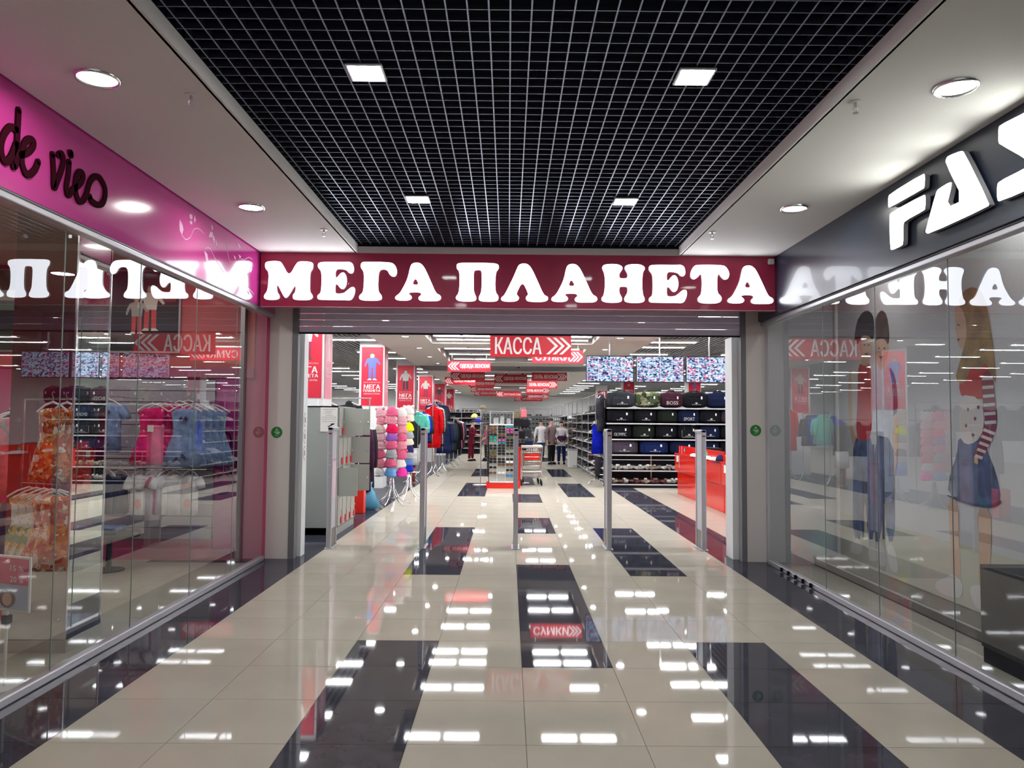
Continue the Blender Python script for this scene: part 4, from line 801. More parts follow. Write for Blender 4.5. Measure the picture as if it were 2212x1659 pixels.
# dark clothes on tall rails seen above the lockers
rail(-6.4, 13.2, 16.4, 2.12, 'tall clothes rail standing far behind the grey lockers', feet=False, across=True)
bpy.data.objects['clothes_rail'].name = 'clothes_rail'
for k in range(6):
    hang('coat', .62, .7, C[('black', 'char', 'black', 'navy', 'char', 'black')[k]], (-6.2+k*.5-.0, 13.2, 2.08), random.uniform(-.2, .2), '%s jacket high behind the grey lockers, %s from the left' % (('black', 'charcoal', 'black', 'navy', 'charcoal', 'black')[k], ordw(k+1)), 'jacket', 'jackets behind the lockers')
rail(-7.5, 18, 22, 1.75, 'long clothes rail in the left part of the shop', feet=True, across=True)
for k in range(9):
    c = ('black', 'plum', 'char', 'navy', 'grey', 'black', 'maroon', 'char', 'black')[k]
    hang('coat', .55, .9, C[c], (-7.3+k*.45, 18, 1.71), .3, '%s jacket, %s from the left on the long rail deep inside the left part' % (names[c], ordw(k+1)), 'jacket', 'jackets deep on the left')
run(-2.80, 9.95, 1.62, ['plum', 'black', 'black'], .22, .42, 1.15, 'coat', 'between the lockers and the hat stand', 'dark coats by the lockers')
rail(-2.80, 9.85, 10.6, 1.62, 'short clothes rail between the lockers and the hat stand', feet=False)
# ---------------------------------------------------------------- hat stands
HC = {}
def hat(kind, col, loc, rz, label, group):
    c = {'pink': (.72, .12, .24), 'light pink': (.74, .26, .34), 'pale pink': (.72, .40, .46), 'hot pink': (.75, .01, .09), 'purple': (.30, .12, .48), 'grey': (.36, .38, .40), 'sky blue': (.16, .38, .72), 'white': (.80, .77, .76),
         'cream': (.78, .70, .55), 'beige': (.62, .48, .44), 'neon yellow': (.75, .95, .01), 'neon pink': (.95, .05, .38), 'navy': (.03, .025, .12), 'blue': (.10, .22, .50), 'royal blue': (.01, .03, .40)}[col]
    m = mat(col.replace(' ', '_')+'_knit', c, .9, var=.2, vscale=60, bump=.4)
    t = thing('knitted_hat', label, 'hat', loc, rz, group); q = (kind, col)
    if q not in HC:
        L = [('crown', MB().ell((0, 0, 0), (.112, .08, .158), m, 14, 6, 0, 1).mesh('crown', True)), ('brim', MB().rings([[(a*math.cos(2*PI*i/14), a*.72*math.sin(2*PI*i/14), z) for i in range(14)] for a, z in ((.102, .03), (.116, .022), (.116, -.02), (.102, -.03))], m).mesh('brim', True))]
        if kind == 'pompom': L.append(('pompom', MB().ell((0, 0, .165), (.038, .038, .038), m, 8, 5).mesh('pompom', True)))
        if kind == 'ears':
            for s_ in (-1, 1): L.append(('ear', MB().ell((s_*.085, 0, .125), (.035, .03, .035), m, 8, 5).mesh('ear', True)))
        if kind == 'flower': L.append(('applique', MB().ell((.03, -.07, .0), (.02, .012, .02), BLACK, 8, 4).mesh('applique', True)))
        HC[q] = L
    for nm, me in HC[q]: put(nm, me, t)
    t.rotation_euler = (random.uniform(.1, .3), random.uniform(-.12, .12), rz)
def hat_stand(x, y, h, label):
    t = thing('hat_stand', label, 'display stand', (x, y, 0)); MB().tube([(0, 0, .25), (0, 0, h)], .016, CHROME, 8).build('pole', t)
    for k in range(6):
        a = k*PI/3+.3; c, s_ = math.cos(a), math.sin(a)
        MB().tube([(.02*c, .02*s_, .50), (.05*c, .05*s_, .30), (.13*c, .13*s_, .14), (.27*c, .27*s_, .04), (.36*c, .36*s_, .012)], .012, CHROME, 7).build('leg', t, smooth=True)
    for z in (.56, h-.05): MB().tube([(.2*math.cos(2*PI*i/16), .12*math.sin(2*PI*i/16), z) for i in range(17)], .006, CHROME, 5).build('ring', t)
    for s_ in (-1, 0, 1): MB().tube([(s_*.18, -.05 if s_ else -.1, .56), (s_*.18, -.05 if s_ else -.1, h-.05)], .005, CHROME, 5).build('wire', t)
    return t
hat_stand(-2.36, 10.95, 1.86, 'chrome stand covered with pink knitted hats at the left of the aisle')
hz = (1.77, 1.62, 1.45, 1.30, 1.145, .965, .795, .62)
HM = [('plain', 'pink'), ('plain', 'light pink'), ('plain', 'hot pink'), ('plain', 'purple'), ('plain', 'pink'), ('plain', 'grey'), ('plain', 'pink'), ('plain', 'sky blue')]
HLc = [('ears', 'pale pink'), ('ears', 'light pink'), ('plain', 'beige'), ('pompom', 'pale pink'), ('ears', 'pale pink'), ('pompom', 'pink'), ('plain', 'light pink'), ('flower', 'white')]
HRc = [('ears', 'white'), ('ears', 'pale pink'), ('plain', 'light pink'), ('flower', 'pink'), ('pompom', 'light pink'), ('ears', 'pink'), ('plain', 'white'), ('flower', 'neon pink')]
for nm, xs_, L, dy_, rz in (('left', -2.565, HLc, .02, -.5), ('middle', -2.352, HM, -.10, 0), ('right', -2.17, HRc, .02, .5)):
    for k in range(8):
        hat(L[k][0], L[k][1], (xs_+random.uniform(-.015, .015), 10.82+dy_, hz[k]-.03+(0 if nm == 'middle' else -.012)), rz, '%s %sknitted hat, %s column of the pink hat stand, %s from the top' % (L[k][1], {'plain': '', 'ears': 'eared ', 'pompom': 'pompom ', 'flower': 'appliqued '}[L[k][0]], nm, ordw(k+1)), 'hats on the pink hat stand')
hat_stand(-2.16, 11.95, 1.86, 'second chrome hat stand just behind the pink one')
H2 = [('ears', 'white', 1.79), ('plain', 'cream', 1.65), ('plain', 'neon yellow', 1.44), ('plain', 'grey', 1.29), ('plain', 'cream', 1.15), ('plain', 'navy', 1.0), ('plain', 'grey', .87), ('plain', 'blue', .74), ('plain', 'royal blue', .62)]
for k, (kd, cl, z) in enumerate(H2): hat(kd, cl, (-2.165, 11.8, z), .2, '%s knitted hat on the second hat stand, %s from the top' % (cl, ordw(k+1)), 'hats on the second hat stand')
# blue bag and red bin beside the lockers
BLUEP = mat('blue_plastic', (.07, .30, .48), .25, alpha=.85)
t = thing('blue_plastic_bag', 'crumpled translucent blue plastic bag on the floor behind the lockers', 'bag', (-2.72, 10.05, 0))
rr = random.Random(4); R = []
for z, a in ((.004, .20), (.08, .24), (.2, .23), (.32, .17), (.42, .08), (.5, .10)):
    R.append([(a*1.1*math.cos(2*PI*i/12)*rr.uniform(.8, 1.15)+z*.1, a*.8*math.sin(2*PI*i/12)*rr.uniform(.8, 1.1), z) for i in range(12)])
MB().rings(R, BLUEP).build('bag', t, smooth=True)
t = thing('red_panel_bin', 'narrow bright red box on the floor behind the locker doors', 'box', (-2.72, 9.5, 0))
bevel(MB().box(-.11, .11, -.1, .1, 0, .50, mat('box_red', (.78, .02, .01), .3)).build('body', t), .01)
MB().box(-.09, .09, -.08, .08, .50, .505, BLACK).build('opening', t)
# ================================================================ SUNGLASSES DISPLAY
SG = thing('sunglasses_tower', 'pale four-sided sunglasses tower on a red plinth in the middle of the aisle', 'display stand', (-.265, 14.92, 0))
PANEL = mat('tower_panel', (.40, .40, .36), .4); REDG = mat('counter_red', (.74, .010, .001), .2, coat=.2)
bevel(MB().box(-.36, .46, -.29, .36, .0, .16, REDG).build('plinth', SG), .008)
MB().box(-.29, .29, -.29, .29, .16, 1.55, PANEL).build('core', SG)
for k in range(4):
    r_ = Matrix.Rotation(k*PI/2, 4, 'Z'); mb = MB()
    for a, b in ((-.315, -.295), (.295, .315), (-.11, -.10), (.095, .105)): mb.box(a, b, -.315, -.29, .15, 1.55, WHITE, r_)
    mb.box(-.315, .315, -.315, -.29, .14, .17, WHITE, r_).box(-.315, .315, -.315, -.29, 1.53, 1.56, WHITE, r_)
    mb.build('panel_frame', SG)
for sx in (-1, 1):
    for sy in (-1, 1): MB().box(sx*.28-.012, sx*.28+.012, sy*.28-.012, sy*.28+.012, 1.56, 1.86, STEEL).build('post', SG)
MB().box(-.30, .30, -.30, .30, 1.86, 1.875, STEEL).build('top_shelf', SG)
MB().add([(-.28, -.28, 1.56), (.28, -.28, 1.56), (.28, -.28, 1.86), (-.28, -.28, 1.86)], [(0, 1, 2, 3)], GL).build('glass_front', SG)
MB().box(-.2, -.08, -.1, .1, 1.565, 1.72, C['palegrey']).box(-.04, .06, -.12, .1, 1.565, 1.76, C['palegrey']).box(.12, .22, -.1, .1, 1.565, 1.70, C['palegrey']).build('boxes', SG)
SGM = {}
def glasses_meshes(lens, frame):
    q = (lens.name, frame.name)
    if q not in SGM:
        fr = MB()
        for s_ in (-1, 1):
            fr.rings([[(s_*.036+a*math.cos(2*PI*i/10), y, b*math.sin(2*PI*i/10)) for i in range(10)] for a, b, y in ((.033, .024, -.004), (.033, .024, .004))], frame)
        fr.box(-.008, .008, -.004, .004, .004, .011, frame)
        le = MB()
        for s_ in (-1, 1): le.rings([[(s_*.036+.028*math.cos(2*PI*i/10), y, .020*math.sin(2*PI*i/10)) for i in range(10)] for y in (-.007, -.003)], lens)
        tm = MB()
        for s_ in (-1, 1): tm.box(s_*.069-.002, s_*.069+.002, 0, .045, .004, .012, frame)
        SGM[q] = [('frame', fr.mesh('frame')), ('lens', le.mesh('lens')), ('temple', tm.mesh('temple'))]
    return SGM[q]
LENS = {'black': mat('lens_black', (.008, .008, .01), .08), 'brown': mat('lens_brown', (.10, .04, .015), .12), 'green': mat('lens_green', (.0, .45, .30), .12, .4), 'turquoise': mat('lens_turquoise', (.0, .40, .45), .1, .5), 'pink': mat('lens_pink', (.55, .05, .28), .15), 'white': mat('lens_white', (.7, .7, .7), .2), 'olive': mat('lens_olive', (.10, .10, .03), .15), 'blue': mat('lens_blue', (.01, .22, .55), .1, .3)}
FRB = mat('frame_black', (.012, .01, .01), .2); FRW = mat('frame_white', (.7, .68, .65), .3); FRN = mat('frame_brown', (.12, .05, .03), .3)
def sunglasses(lc, fm, loc, rz, label, group):
    t = thing('sunglasses', label, 'sunglasses', loc, rz, group)
    t.scale = (1.3, 1.3, 1.25)
    for nm, me in glasses_meshes(LENS[lc], fm): put(nm, me, t)
gz = [1.50-.066*k for k in range(20)]
cols3 = [['brown', 'brown', 'brown', 'black', 'green', 'green', None, 'black', 'black', 'olive', 'olive', 'brown', 'black', 'black', None, 'black', None, 'brown', None, None],
         ['black', 'black', 'black', 'brown', 'black', 'pink', 'turquoise', 'black', 'black', 'black', 'black', None, 'black', 'black', 'brown', None, None, 'white', None, None],
         ['turquoise', 'pink', 'pink', 'black', 'olive', 'black', 'black', 'black', 'olive', None, 'black', None, 'black', 'white', 'brown', None, 'black', None, 'blue', None]]
for ci, cx in enumerate((-.205, 0, .20)):
    for k, c in enumerate(cols3[ci]):
        if c: sunglasses(c, FRW if c == 'white' else (FRN if c == 'brown' else FRB), (-.265+cx, 14.92-.345, gz[k]), 0, '%s sunglasses in the %s column of the tower front, peg %s from the top' % (c, ('left', 'middle', 'right')[ci], ordw(k+1)), 'sunglasses on the tower front')
for side, sx, rz in (('left', -1, -PI/2), ('right', 1, PI/2)):
    for cy in (-.2, .0, .2):
        for k in range(19):
            if (k*7+int(cy*10)) % 5 == 0 and side == 'right': continue
            c = ('black', 'brown', 'black', 'black', 'olive')[(k+int(cy*10)) % 5]
            sunglasses(c, FRB, (-.265+sx*.345, 14.92+cy, gz[k]), rz, '%s sunglasses on the %s side of the tower, %s file, peg %s from the top' % (c, side, 'near' if cy < -.1 else ('middle' if cy < .1 else 'far'), ordw(k+1)), 'sunglasses on the tower sides')
def cap(loc, m, label, rz=0):
    t = thing('baseball_cap', label, 'cap', loc, rz)
    MB().ell((0, 0, 0), (.09, .10, .10), m, 12, 6, 0, 1).build('crown', t, smooth=True)
    MB().rings([[(a*math.cos(2*PI*i/12), -.10+b*math.sin(2*PI*i/12), z) for i in range(12)] for a, b, z in ((.07, .07, 0), (.07, .07, .008))], m).build('visor', t)
cap((-.86, 15.0, 1.60), mat('cap_blue', (.02, .03, .28), .7), 'blue cap with a white mark on top of the left edge of the sunglasses tower')
cap((-.74, 15.25, 1.93), C['khaki'], 'khaki cap at the upper left of the sunglasses tower'); cap((-.95, 15.1, 1.72), mat('cap_yellow', (.6, .55, .2), .7), 'pale yellow cap left of the blue cap by the sunglasses tower')
t = thing('cap_stand', 'wire stand for caps behind the sunglasses tower', 'display stand', (-.80, 15.45, 0))
MB().tube([(0, 0, 0), (0, 0, 2.05)], .012, STEEL, 8).tube([(-.15, -.4, 1.58), (0, 0, 1.58), (.15, -.1, 1.58)], .006, STEEL, 5).tube([(-.17, -.32, 1.70), (0, 0, 1.75), (.1, -.2, 1.91)], .006, STEEL, 5).build('pole', t)
MB().cyl((0, 0, 0), .2, .02, STEEL, 16).build('base', t)
t = thing('bag_stand', 'dark wire stand hung with small bags right of the sunglasses tower', 'display stand', (.22, 16.1, 0))
MB().tube([(0, 0, 0), (0, 0, 2.0)], .015, STEEL, 8).build('pole', t); MB().cyl((0, 0, 0), .24, .02, STEEL, 16).build('base', t)
for k in range(4):
    a = k*PI/2+.3
    MB().tube([(0, 0, 1.95-.02*k), (.2*math.cos(a), .2*math.sin(a), 1.97-.02*k)], .006, STEEL, 5).build('arm', t)
for k, (dx, z, c, w) in enumerate(((-.1, 1.92, 'khaki', .16), (.08, 1.95, 'coral', .15), (-.08, 1.72, 'black', .22), (.12, 1.70, 'black', .22), (.17, 1.45, 'char', .22), (0, 1.40, 'black', .24), (.22, 1.15, 'navy', .2), (.05, 1.1, 'black', .22), (.2, .9, 'grey', .2))):
    q = thing('small_bag', '%s small bag on the stand right of the sunglasses tower, %s counting downwards' % (names[c], ordw(k+1)), 'bag', (.22+dx, 15.92-.01*k, z), 0, 'small bags on the stand')
    bevel(MB().box(-w/2, w/2, -.05, .05, -.22, -.02, C[c]).build('body', q), .02); MB().tube([(-w*.3, 0, -.03), (-w*.2, 0, .05), (w*.2, 0, .05), (w*.3, 0, -.03)], .006, C[c], 5).build('strap', q)
t = thing('red_stand_box', 'tall glossy red box standing between the sunglasses tower and the trolleys', 'box', (.14, 15.25, 0)); bevel(MB().box(-.11, .07, 0, .6, 0, .98, REDG).build('body', t), .01); MB().box(-.05, .02, -.004, 0, .7, .8, PRINTW).build('label', t)
# ---------------------------------------------------------------- shopping trolleys
WIRE = mat('trolley_metal', (.62, .60, .55), .25, .9)
def trolley(loc, label):
    t = thing('shopping_trolley', label, 'trolley', loc, 0, 'nested trolleys')
    b = MB()
    top = [(-.27, 0, .96), (.27, 0, .96), (.21, .72, .86), (-.21, .72, .86)]; bot = [(-.21, .10, .50), (.21, .10, .50), (.17, .66, .54), (-.17, .66, .54)]
    for L in (top, bot): b.tube(L+[L[0]], .008, WIRE, 5)
    for a, b_ in zip(top, bot): b.tube([a, b_], .007, WIRE, 5)
    for f in (.25, .5, .75):
        L = [tuple(p[i]*(1-f)+q[i]*f for i in range(3)) for p, q in zip(top, bot)]; b.tube(L+[L[0]], .0045, WIRE, 4)
    for e in range(4):
        p0, p1, q0, q1 = top[e], top[(e+1) % 4], bot[e], bot[(e+1) % 4]
        for k in range(1, 9):
            f = k/9; b.tube([tuple(p0[i]*(1-f)+p1[i]*f for i in range(3)), tuple(q0[i]*(1-f)+q1[i]*f for i in range(3))], .003, WIRE, 4)
    for k in range(1, 9):
        f = k/9; b.tube([tuple(bot[0][i]*(1-f)+bot[1][i]*f for i in range(3)), tuple(bot[3][i]*(1-f)+bot[2][i]*f for i in range(3))], .003, WIRE, 4)
    b.build('basket', t)
    f_ = MB()
    for s_ in (-1, 1): f_.tube([(s_*.27, -.04, 1.0), (s_*.25, .10, .62), (s_*.24, .16, .40), (s_*.26, .05, .14)], .012, WIRE, 7).tube([(s_*.24, .16, .28), (s_*.20, .70, .16)], .012, WIRE, 7)
    f_.tube([(-.25, .12, .36), (.25, .12, .36)], .01, WIRE, 6).tube([(-.23, .3, .25), (.23, .3, .25)], .01, WIRE, 6).tube([(-.2, .7, .16), (.2, .7, .16)], .01, WIRE, 6); f_.build('frame', t)
    bevel(MB().box(-.27, .27, -.06, -.02, .98, 1.02, mat('trolley_handle', (.66, .62, .55), .4)).build('handle', t), .01)
    MB().box(-.19, .19, .05, .06, .66, .80, REDG).build('advert_plate', t)
    for sx in (-1, 1):
        for yy in (.05, .68):
            MB().rings([[(sx*(.255 if yy < .1 else .20)+x, yy+.058*math.cos(2*PI*i/14), .059+.058*math.sin(2*PI*i/14)) for i in range(14)] for x in (-.013, .013)], BLACK).build('wheel', t)
    return t
tr = trolley((.50, 15.35, 0), 'nearest wire shopping trolley of the nested row by the sunglasses tower')
for k in range(3): dup(tr, (.50, 15.64+.27*k, 0), 0, '%s trolley of the nested row, counting from the nearest' % ordw(k+2), (1, 1, 1.0))
# ---------------------------------------------------------------- bin
t = thing('litter_bin', 'white square litter bin at the edge of the aisle before the shoe racks', 'bin', (2.2, 23.3, 0))
bevel(MB().rings([[(s_*a, q*b, z) for s_, q in ((-1, -1), (1, -1), (1, 1), (-1, 1))] for a, b, z in ((.15, .15, 0), (.17, .17, .62))], WHITE).build('body', t), .015)
bevel(MB().box(-.185, .185, -.185, .185, .62, .67, STEEL).build('lid', t), .01)
# ================================================================ PEOPLE
def skin_mesh(name, verts, edges, radii, m, root=0, sub=1):
    me = bpy.data.meshes.new(name); me.from_pydata(verts, edges, []); o = bpy.data.objects.new(name, me); COL.objects.link(o)
    sk = o.modifiers.new('s', 'SKIN'); sk.use_smooth_shade = True; sk.branch_smoothing = .3
    for i, d in enumerate(me.skin_vertices[0].data):
        r = radii[i]; d.radius = r if isinstance(r, tuple) else (r, r); d.use_root = (i == root)
    ss = o.modifiers.new('u', 'SUBSURF'); ss.levels = sub; ss.render_levels = sub
    bpy.context.view_layer.update()
    out = bpy.data.meshes.new_from_object(o.evaluated_get(bpy.context.evaluated_depsgraph_get())); bpy.data.objects.remove(o)
    out.materials.clear(); out.materials.append(m); out.name = name
    out.polygons.foreach_set('use_smooth', [True]*len(out.polygons))
    return out
def person(loc, rz, H, label, shirt, trouser, hair, armL, armR, feet, lean=0., head=(0, 0), shoe=None, long=False):
    """arm = (elbow xyz, wrist xyz) in metres for a 1.75 m body; front is -Y"""
    t = thing('person', label, 'person', loc, rz); s = H/1.75; ln = lambda z: -lean*(z-.95) if z > .95 else 0
    V = [(0, 0, .96), (0, ln(1.2), 1.18), (0, ln(1.42)+.01, 1.42), (0, ln(1.5), 1.52), (head[0]*.4, ln(1.6)+head[1]*.4, 1.60), (head[0], ln(1.68)+head[1], 1.69)]
    R = [(.115, .08), (.115, .08), (.135, .09), .052, (.075, .085), (.072, .088)]; E = [(0, 1), (1, 2), (2, 3), (3, 4), (4, 5)]
    def chain(a, pts, rs):
        for p, r in zip(pts, rs): V.append(p); R.append(r); E.append((a, len(V)-1)); a = len(V)-1
        return a
    def hand(a, w, e, sx):
        d = (Vector(w)-Vector(e)).normalized(); side = Vector((sx, 0, 0)).cross(d); side = side.normalized() if side.length > .1 else Vector((0, -1, 0))
        palm = Vector(w)+d*.055; b = chain(a, [tuple(palm)], [(.034, .020)])
        for k, ln_ in zip((-1.5, -.5, .5, 1.5), (.060, .075, .070, .052)):
            chain(b, [tuple(palm+side*k*.018+d*.03), tuple(palm+side*k*.021+d*(.03+ln_*.55)+Vector((-sx*.01, 0, 0))), tuple(palm+side*k*.021+d*(.03+ln_)+Vector((-sx*.02, 0, 0)))], [.009, .009, .008])
        chain(b, [tuple(palm+side*-.035-d*.005), tuple(palm+side*-.055+d*.03)], [.010, .009])
    for sx, (e, w) in ((-1, armL), (1, armR)):
        sh = (sx*.17, ln(1.42), 1.41); a = chain(2, [sh, e, w], [(.062, .058), .045, .032]); hand(a, w, e, sx)
    for sx, (k, f) in ((-1, feet[0]), (1, feet[1])):
        a = chain(0, [(sx*.085, 0, .90), k, f], [(.09, .095), .062, .042]); chain(a, [(f[0], f[1]-.12, .045)], [.035])
    V = [tuple(c*s for c in v) for v in V]; R = [tuple(c*s for c in r) if isinstance(r, tuple) else r*s for r in R]
    put('body', skin_mesh('body', V, E, R, SKIN, 0, 1), t)
    g = lambda p: tuple(c*s for c in p)
    # shirt
    v = [g((0, 0, .90)), g((0, ln(1.2), 1.16)), g((0, ln(1.42)+.01, 1.42)), g((0, ln(1.47), 1.485))]; r_ = [(.175*s, .13*s), (.17*s, .13*s), (.175*s, .125*s), .07*s]; e_ = [(0, 1), (1, 2), (2, 3)]
    for sx, (el, w) in ((-1, armL), (1, armR)):
        n = len(v); ww = tuple(el[i]+(w[i]-el[i])*.85 for i in range(3)); v += [g((sx*.175, ln(1.42), 1.41)), g(el), g(ww)]; r_ += [.076*s, .058*s, .045*s]; e_ += [(2, n), (n, n+1), (n+1, n+2)]
    v.append(g((0, 0, .82))); r_.append((.165*s, .125*s)); e_.append((0, len(v)-1))
    put('shirt', skin_mesh('shirt', v, e_, r_, shirt, 0, 1), t)
    v = [g((0, 0, 1.0)), g((0, 0, 1.09))]; r_ = [(.155*s, .115*s), (.13*s, .10*s)]; e_ = [(0, 1)]
    for sx, (k, f) in ((-1, feet[0]), (1, feet[1])):
        n = len(v); v += [g((sx*.09, 0, .88)), g(k), g((f[0], f[1], max(f[2], .09)))]; r_ += [(.105*s, .11*s), .080*s, .062*s]; e_ += [(0, n), (n, n+1), (n+1, n+2)]
    put('trousers', skin_mesh('trousers', v, e_, r_, trouser, 0, 1), t)
    hx, hy = head[0]*s, (ln(1.68)+head[1])*s
    MB().ell((hx, hy+.028*s, 1.70*s), (.086*s, .098*s, .085*s), hair, 14, 7, -.35, 1).build('hair', t, smooth=True)
    if long: MB().ell((hx, hy+.06*s, 1.60*s), (.08*s, .06*s, .11*s), hair, 10, 6).build('hair_back', t, smooth=True)
    for sx in (-1, 1):
        MB().ell((hx+sx*.030*s, hy-.082*s, 1.655*s), (.011*s, .008*s, .008*s), mat('eye_dark', (.02, .015, .012), .3), 8, 4).build('eye', t)
        MB().ell((hx+sx*.083*s, hy+.0*s, 1.64*s), (.012*s, .022*s, .032*s), SKIN, 8, 5).build('ear', t, smooth=True)
        f = feet[0 if sx < 0 else 1][1]
        bevel(MB().rings([[(f[0]*s+a*math.cos(2*PI*i/12)*s, (f[1]-.05)*s+b*math.sin(2*PI*i/12)*s, z*s) for i in range(12)] for a, b, z in ((.045, .125, .002), (.048, .13, .03), (.04, .10, .07), (.03, .05, .10))], shoe or BLACK).build('shoe', t, smooth=True), .004)
    MB().rings([[(hx+a*math.cos(2*PI*i/6)*s, hy+(-.09-b+c*math.sin(2*PI*i/6))*s, z*s) for i in range(6)] for a, b, c, z in ((.006, -.004, .006, 1.655), (.013, .012, .012, 1.615), (.010, 0, .008, 1.605))], SKIN).build('nose', t, smooth=True)
    MB().box(hx-.02*s, hx+.02*s, hy-.088*s, hy-.078*s, 1.575*s, 1.583*s, mat('lips', (.35, .10, .09), .5)).build('mouth', t)
    return t
KW = mat('shirt_white', (.62, .60, .62), .8); KP = mat('shirt_taupe', (.19, .125, .135), .85); JE = mat('jeans_blue', (.03, .07, .16), .8); HR = mat('hair_black', (.012, .008, .008), .6)
st = (((-.10, -.02, .50), (-.11, 0, .09)), ((.10, 0, .50), (.11, .02, .09)))
person((1.33, 29.3, 0), .1, 1.70, 'man in white long-sleeved top and blue jeans, left of the three men', KW, JE, HR, ((-.26, .02, 1.14), (-.30, -.02, .88)), ((.25, .02, 1.14), (.27, -.04, .88)), (((-.09, -.08, .52), (-.09, -.02, .09)), ((.09, 0, .50), (.10, .10, .09))))
person((1.55, 25.2, 0), .75, 1.75, 'man in taupe sweater and black trousers, middle of the three men', KP, BLACK, HR, ((-.24, .03, 1.14), (-.26, -.03, .88)), ((.24, .03, 1.14), (.24, -.05, .88)), st)
t3 = person((1.95, 25.4, 0), 0, 1.66, 'man in white top and navy trousers holding a dark garment, rightmost of three', KW, mat('trousers_navy', (.012, .02, .10), .8), HR, ((-.27, -.04, 1.14), (-.12, -.24, 1.02)), ((.27, -.04, 1.14), (.12, -.24, 1.0)), st, head=(0, -.03))
hd = MB().rings([[(.20*a*math.cos(2*PI*i/12), .03*math.sin(2*PI*i/12)-.02*a, z) for i in range(12)] for a, z in ((.8, .12), (1, .04), (.6, -.06), (.2, -.12))], C['plum']).build('held_garment', None, (1.95, 25.11, .98), smooth=True)
tag(hd, 'dark garment held in front of him by the right of the three men', 'garment')
MAR = mat('uniform_maroon', (.105, .006, .018), .8)
person((-1.62, 27.2, 0), 1.15, 1.66, 'person in a loose maroon uniform reaching towards the sunglasses tower, left of it', MAR, MAR, HR, ((-.26, -.08, 1.20), (-.16, -.36, 1.14)), ((.26, -.10, 1.18), (.16, -.38, 1.10)), (((-.13, -.02, .50), (-.18, 0, .09)), ((.13, 0, .50), (.18, .02, .09))), lean=.12, head=(0, -.04))
person((-.98, 28.0, 0), -1.0, 1.55, 'person in a dusky rose top facing the maroon uniform, half hidden by the sunglasses tower', mat('top_rose', (.30, .10, .13), .8), CHAR, HR, ((-.24, 0, 1.14), (-.26, -.12, .95)), ((.24, -.02, 1.14), (.2, -.25, 1.05)), st, long=True)
# ================================================================ SHOE RACKS
SHELFM = mat('shelf_white', (.62, .63, .65), .35, .3); DKB = mat('rack_back', (.035, .035, .045), .7)
SHOES = [mat('shoe_black', (.010, .010, .012), .3), mat('shoe_brown', (.10, .045, .025), .4), mat('shoe_white', (.70, .70, .68), .5), mat('shoe_grey', (.16, .16, .18), .6)]
SM = {}
def shoe_mesh(m, boot=False):
    q = (m.name, boot)
    if q in SM: return SM[q]
    mb = MB()
    for s_ in (-1, 1):
        cx = s_*.055; R = []
        for y, w, h in ((-.13, .028, .030), (-.10, .040, .045), (-.04, .040, .070), (.03, .036, .10), (.10, .036, .11), (.13, .030, .09)):
            R.append([(cx-w, y, 0), (cx+w, y, 0), (cx+w*.8, y, h*.7), (cx, y, h), (cx-w*.8, y, h*.7)])
        mb.rings(R, m)
        if boot: mb.rings([[(cx+.036*math.cos(2*PI*i/8), .08+.045*math.sin(2*PI*i/8), z) for i in range(8)] for z in (.08, .24)], m)
    sole = MB()
    for s_ in (-1, 1): sole.box(s_*.055-.04, s_*.055+.04, -.13, .13, -.012, .001, SHOES[2] if m.name != 'shoe_black' else SHOES[3])
    SM[q] = [('upper', mb.mesh('upper')), ('sole', sole.mesh('sole'))]
    return SM[q]
def shoes(mi, boot, loc, rz, label, group):
    t = thing('pair_of_shoes', label, 'shoes', loc, rz, group)
    for nm, me in shoe_mesh(SHOES[mi], boot): put(nm, me, t)
rk = thing('shoe_rack', '', 'shoe rack', (2.42, 16.0, 0), 0, 'shoe racks along the right of the aisle')
RL = 2.0; zsh = (.10, .40, .70, 1.0, 1.30, 1.60, 1.90)
for z in zsh:
    MB().box(-.02, .62, .02, RL-.02, z-.02, z, SHELFM).tube([(-.02, .0, z-.01), (-.02, RL, z-.01)], .010, SHELFM, 6).build('shelf', rk)
for yy in (0, RL): MB().tube([(0, yy, 0), (0, yy, 2.42)], .018, CHROME, 8).build('post', rk)
for yy in (.5, 1.0, 1.5): MB().tube([(-.02, yy, .1), (-.26, yy, .085)], .008, CHROME, 5).build('prong', rk)
MB().tube([(0, 0, 2.42), (0, RL, 2.42)], .012, CHROME, 6).build('top_rail', rk)
MB().box(.62, .64, 0, RL, 0, 1.95, DKB).build('back_panel', rk)
rk['label'] = 'chrome shoe rack along the right of the aisle, nearest to the bag shelf'
ns = 0
for u in range(13):
    y0 = 16.0+u*RL
    if u: dup(rk, (2.42, y0, 0), 0, 'chrome shoe rack right of the aisle, %s counting away from the bag shelf' % ordw(u+1))
    if u < 3:
        for zi, z in enumerate(zsh):
            for k in range(9):
                bt = zi in (6, 1) ; mi = (0, 0, 1, 0, 3, 0, 2)[(zi*2+u*3+k//3) % 7]
                if zi < 6 and (zi*5+k+u) % 3 == 0: continue
                shoes(mi, zi == 6, (2.55, y0+.16+k*.21, z+.013), -PI/2, '%s %s, %s along the %s shelf up of the %s shoe rack' % (('black', 'brown', 'white', 'grey')[mi], 'ankle boots' if zi == 6 else 'shoes', ordw(k+1), ordw(zi+1), ordw(u+1)), 'shoes on the right racks')
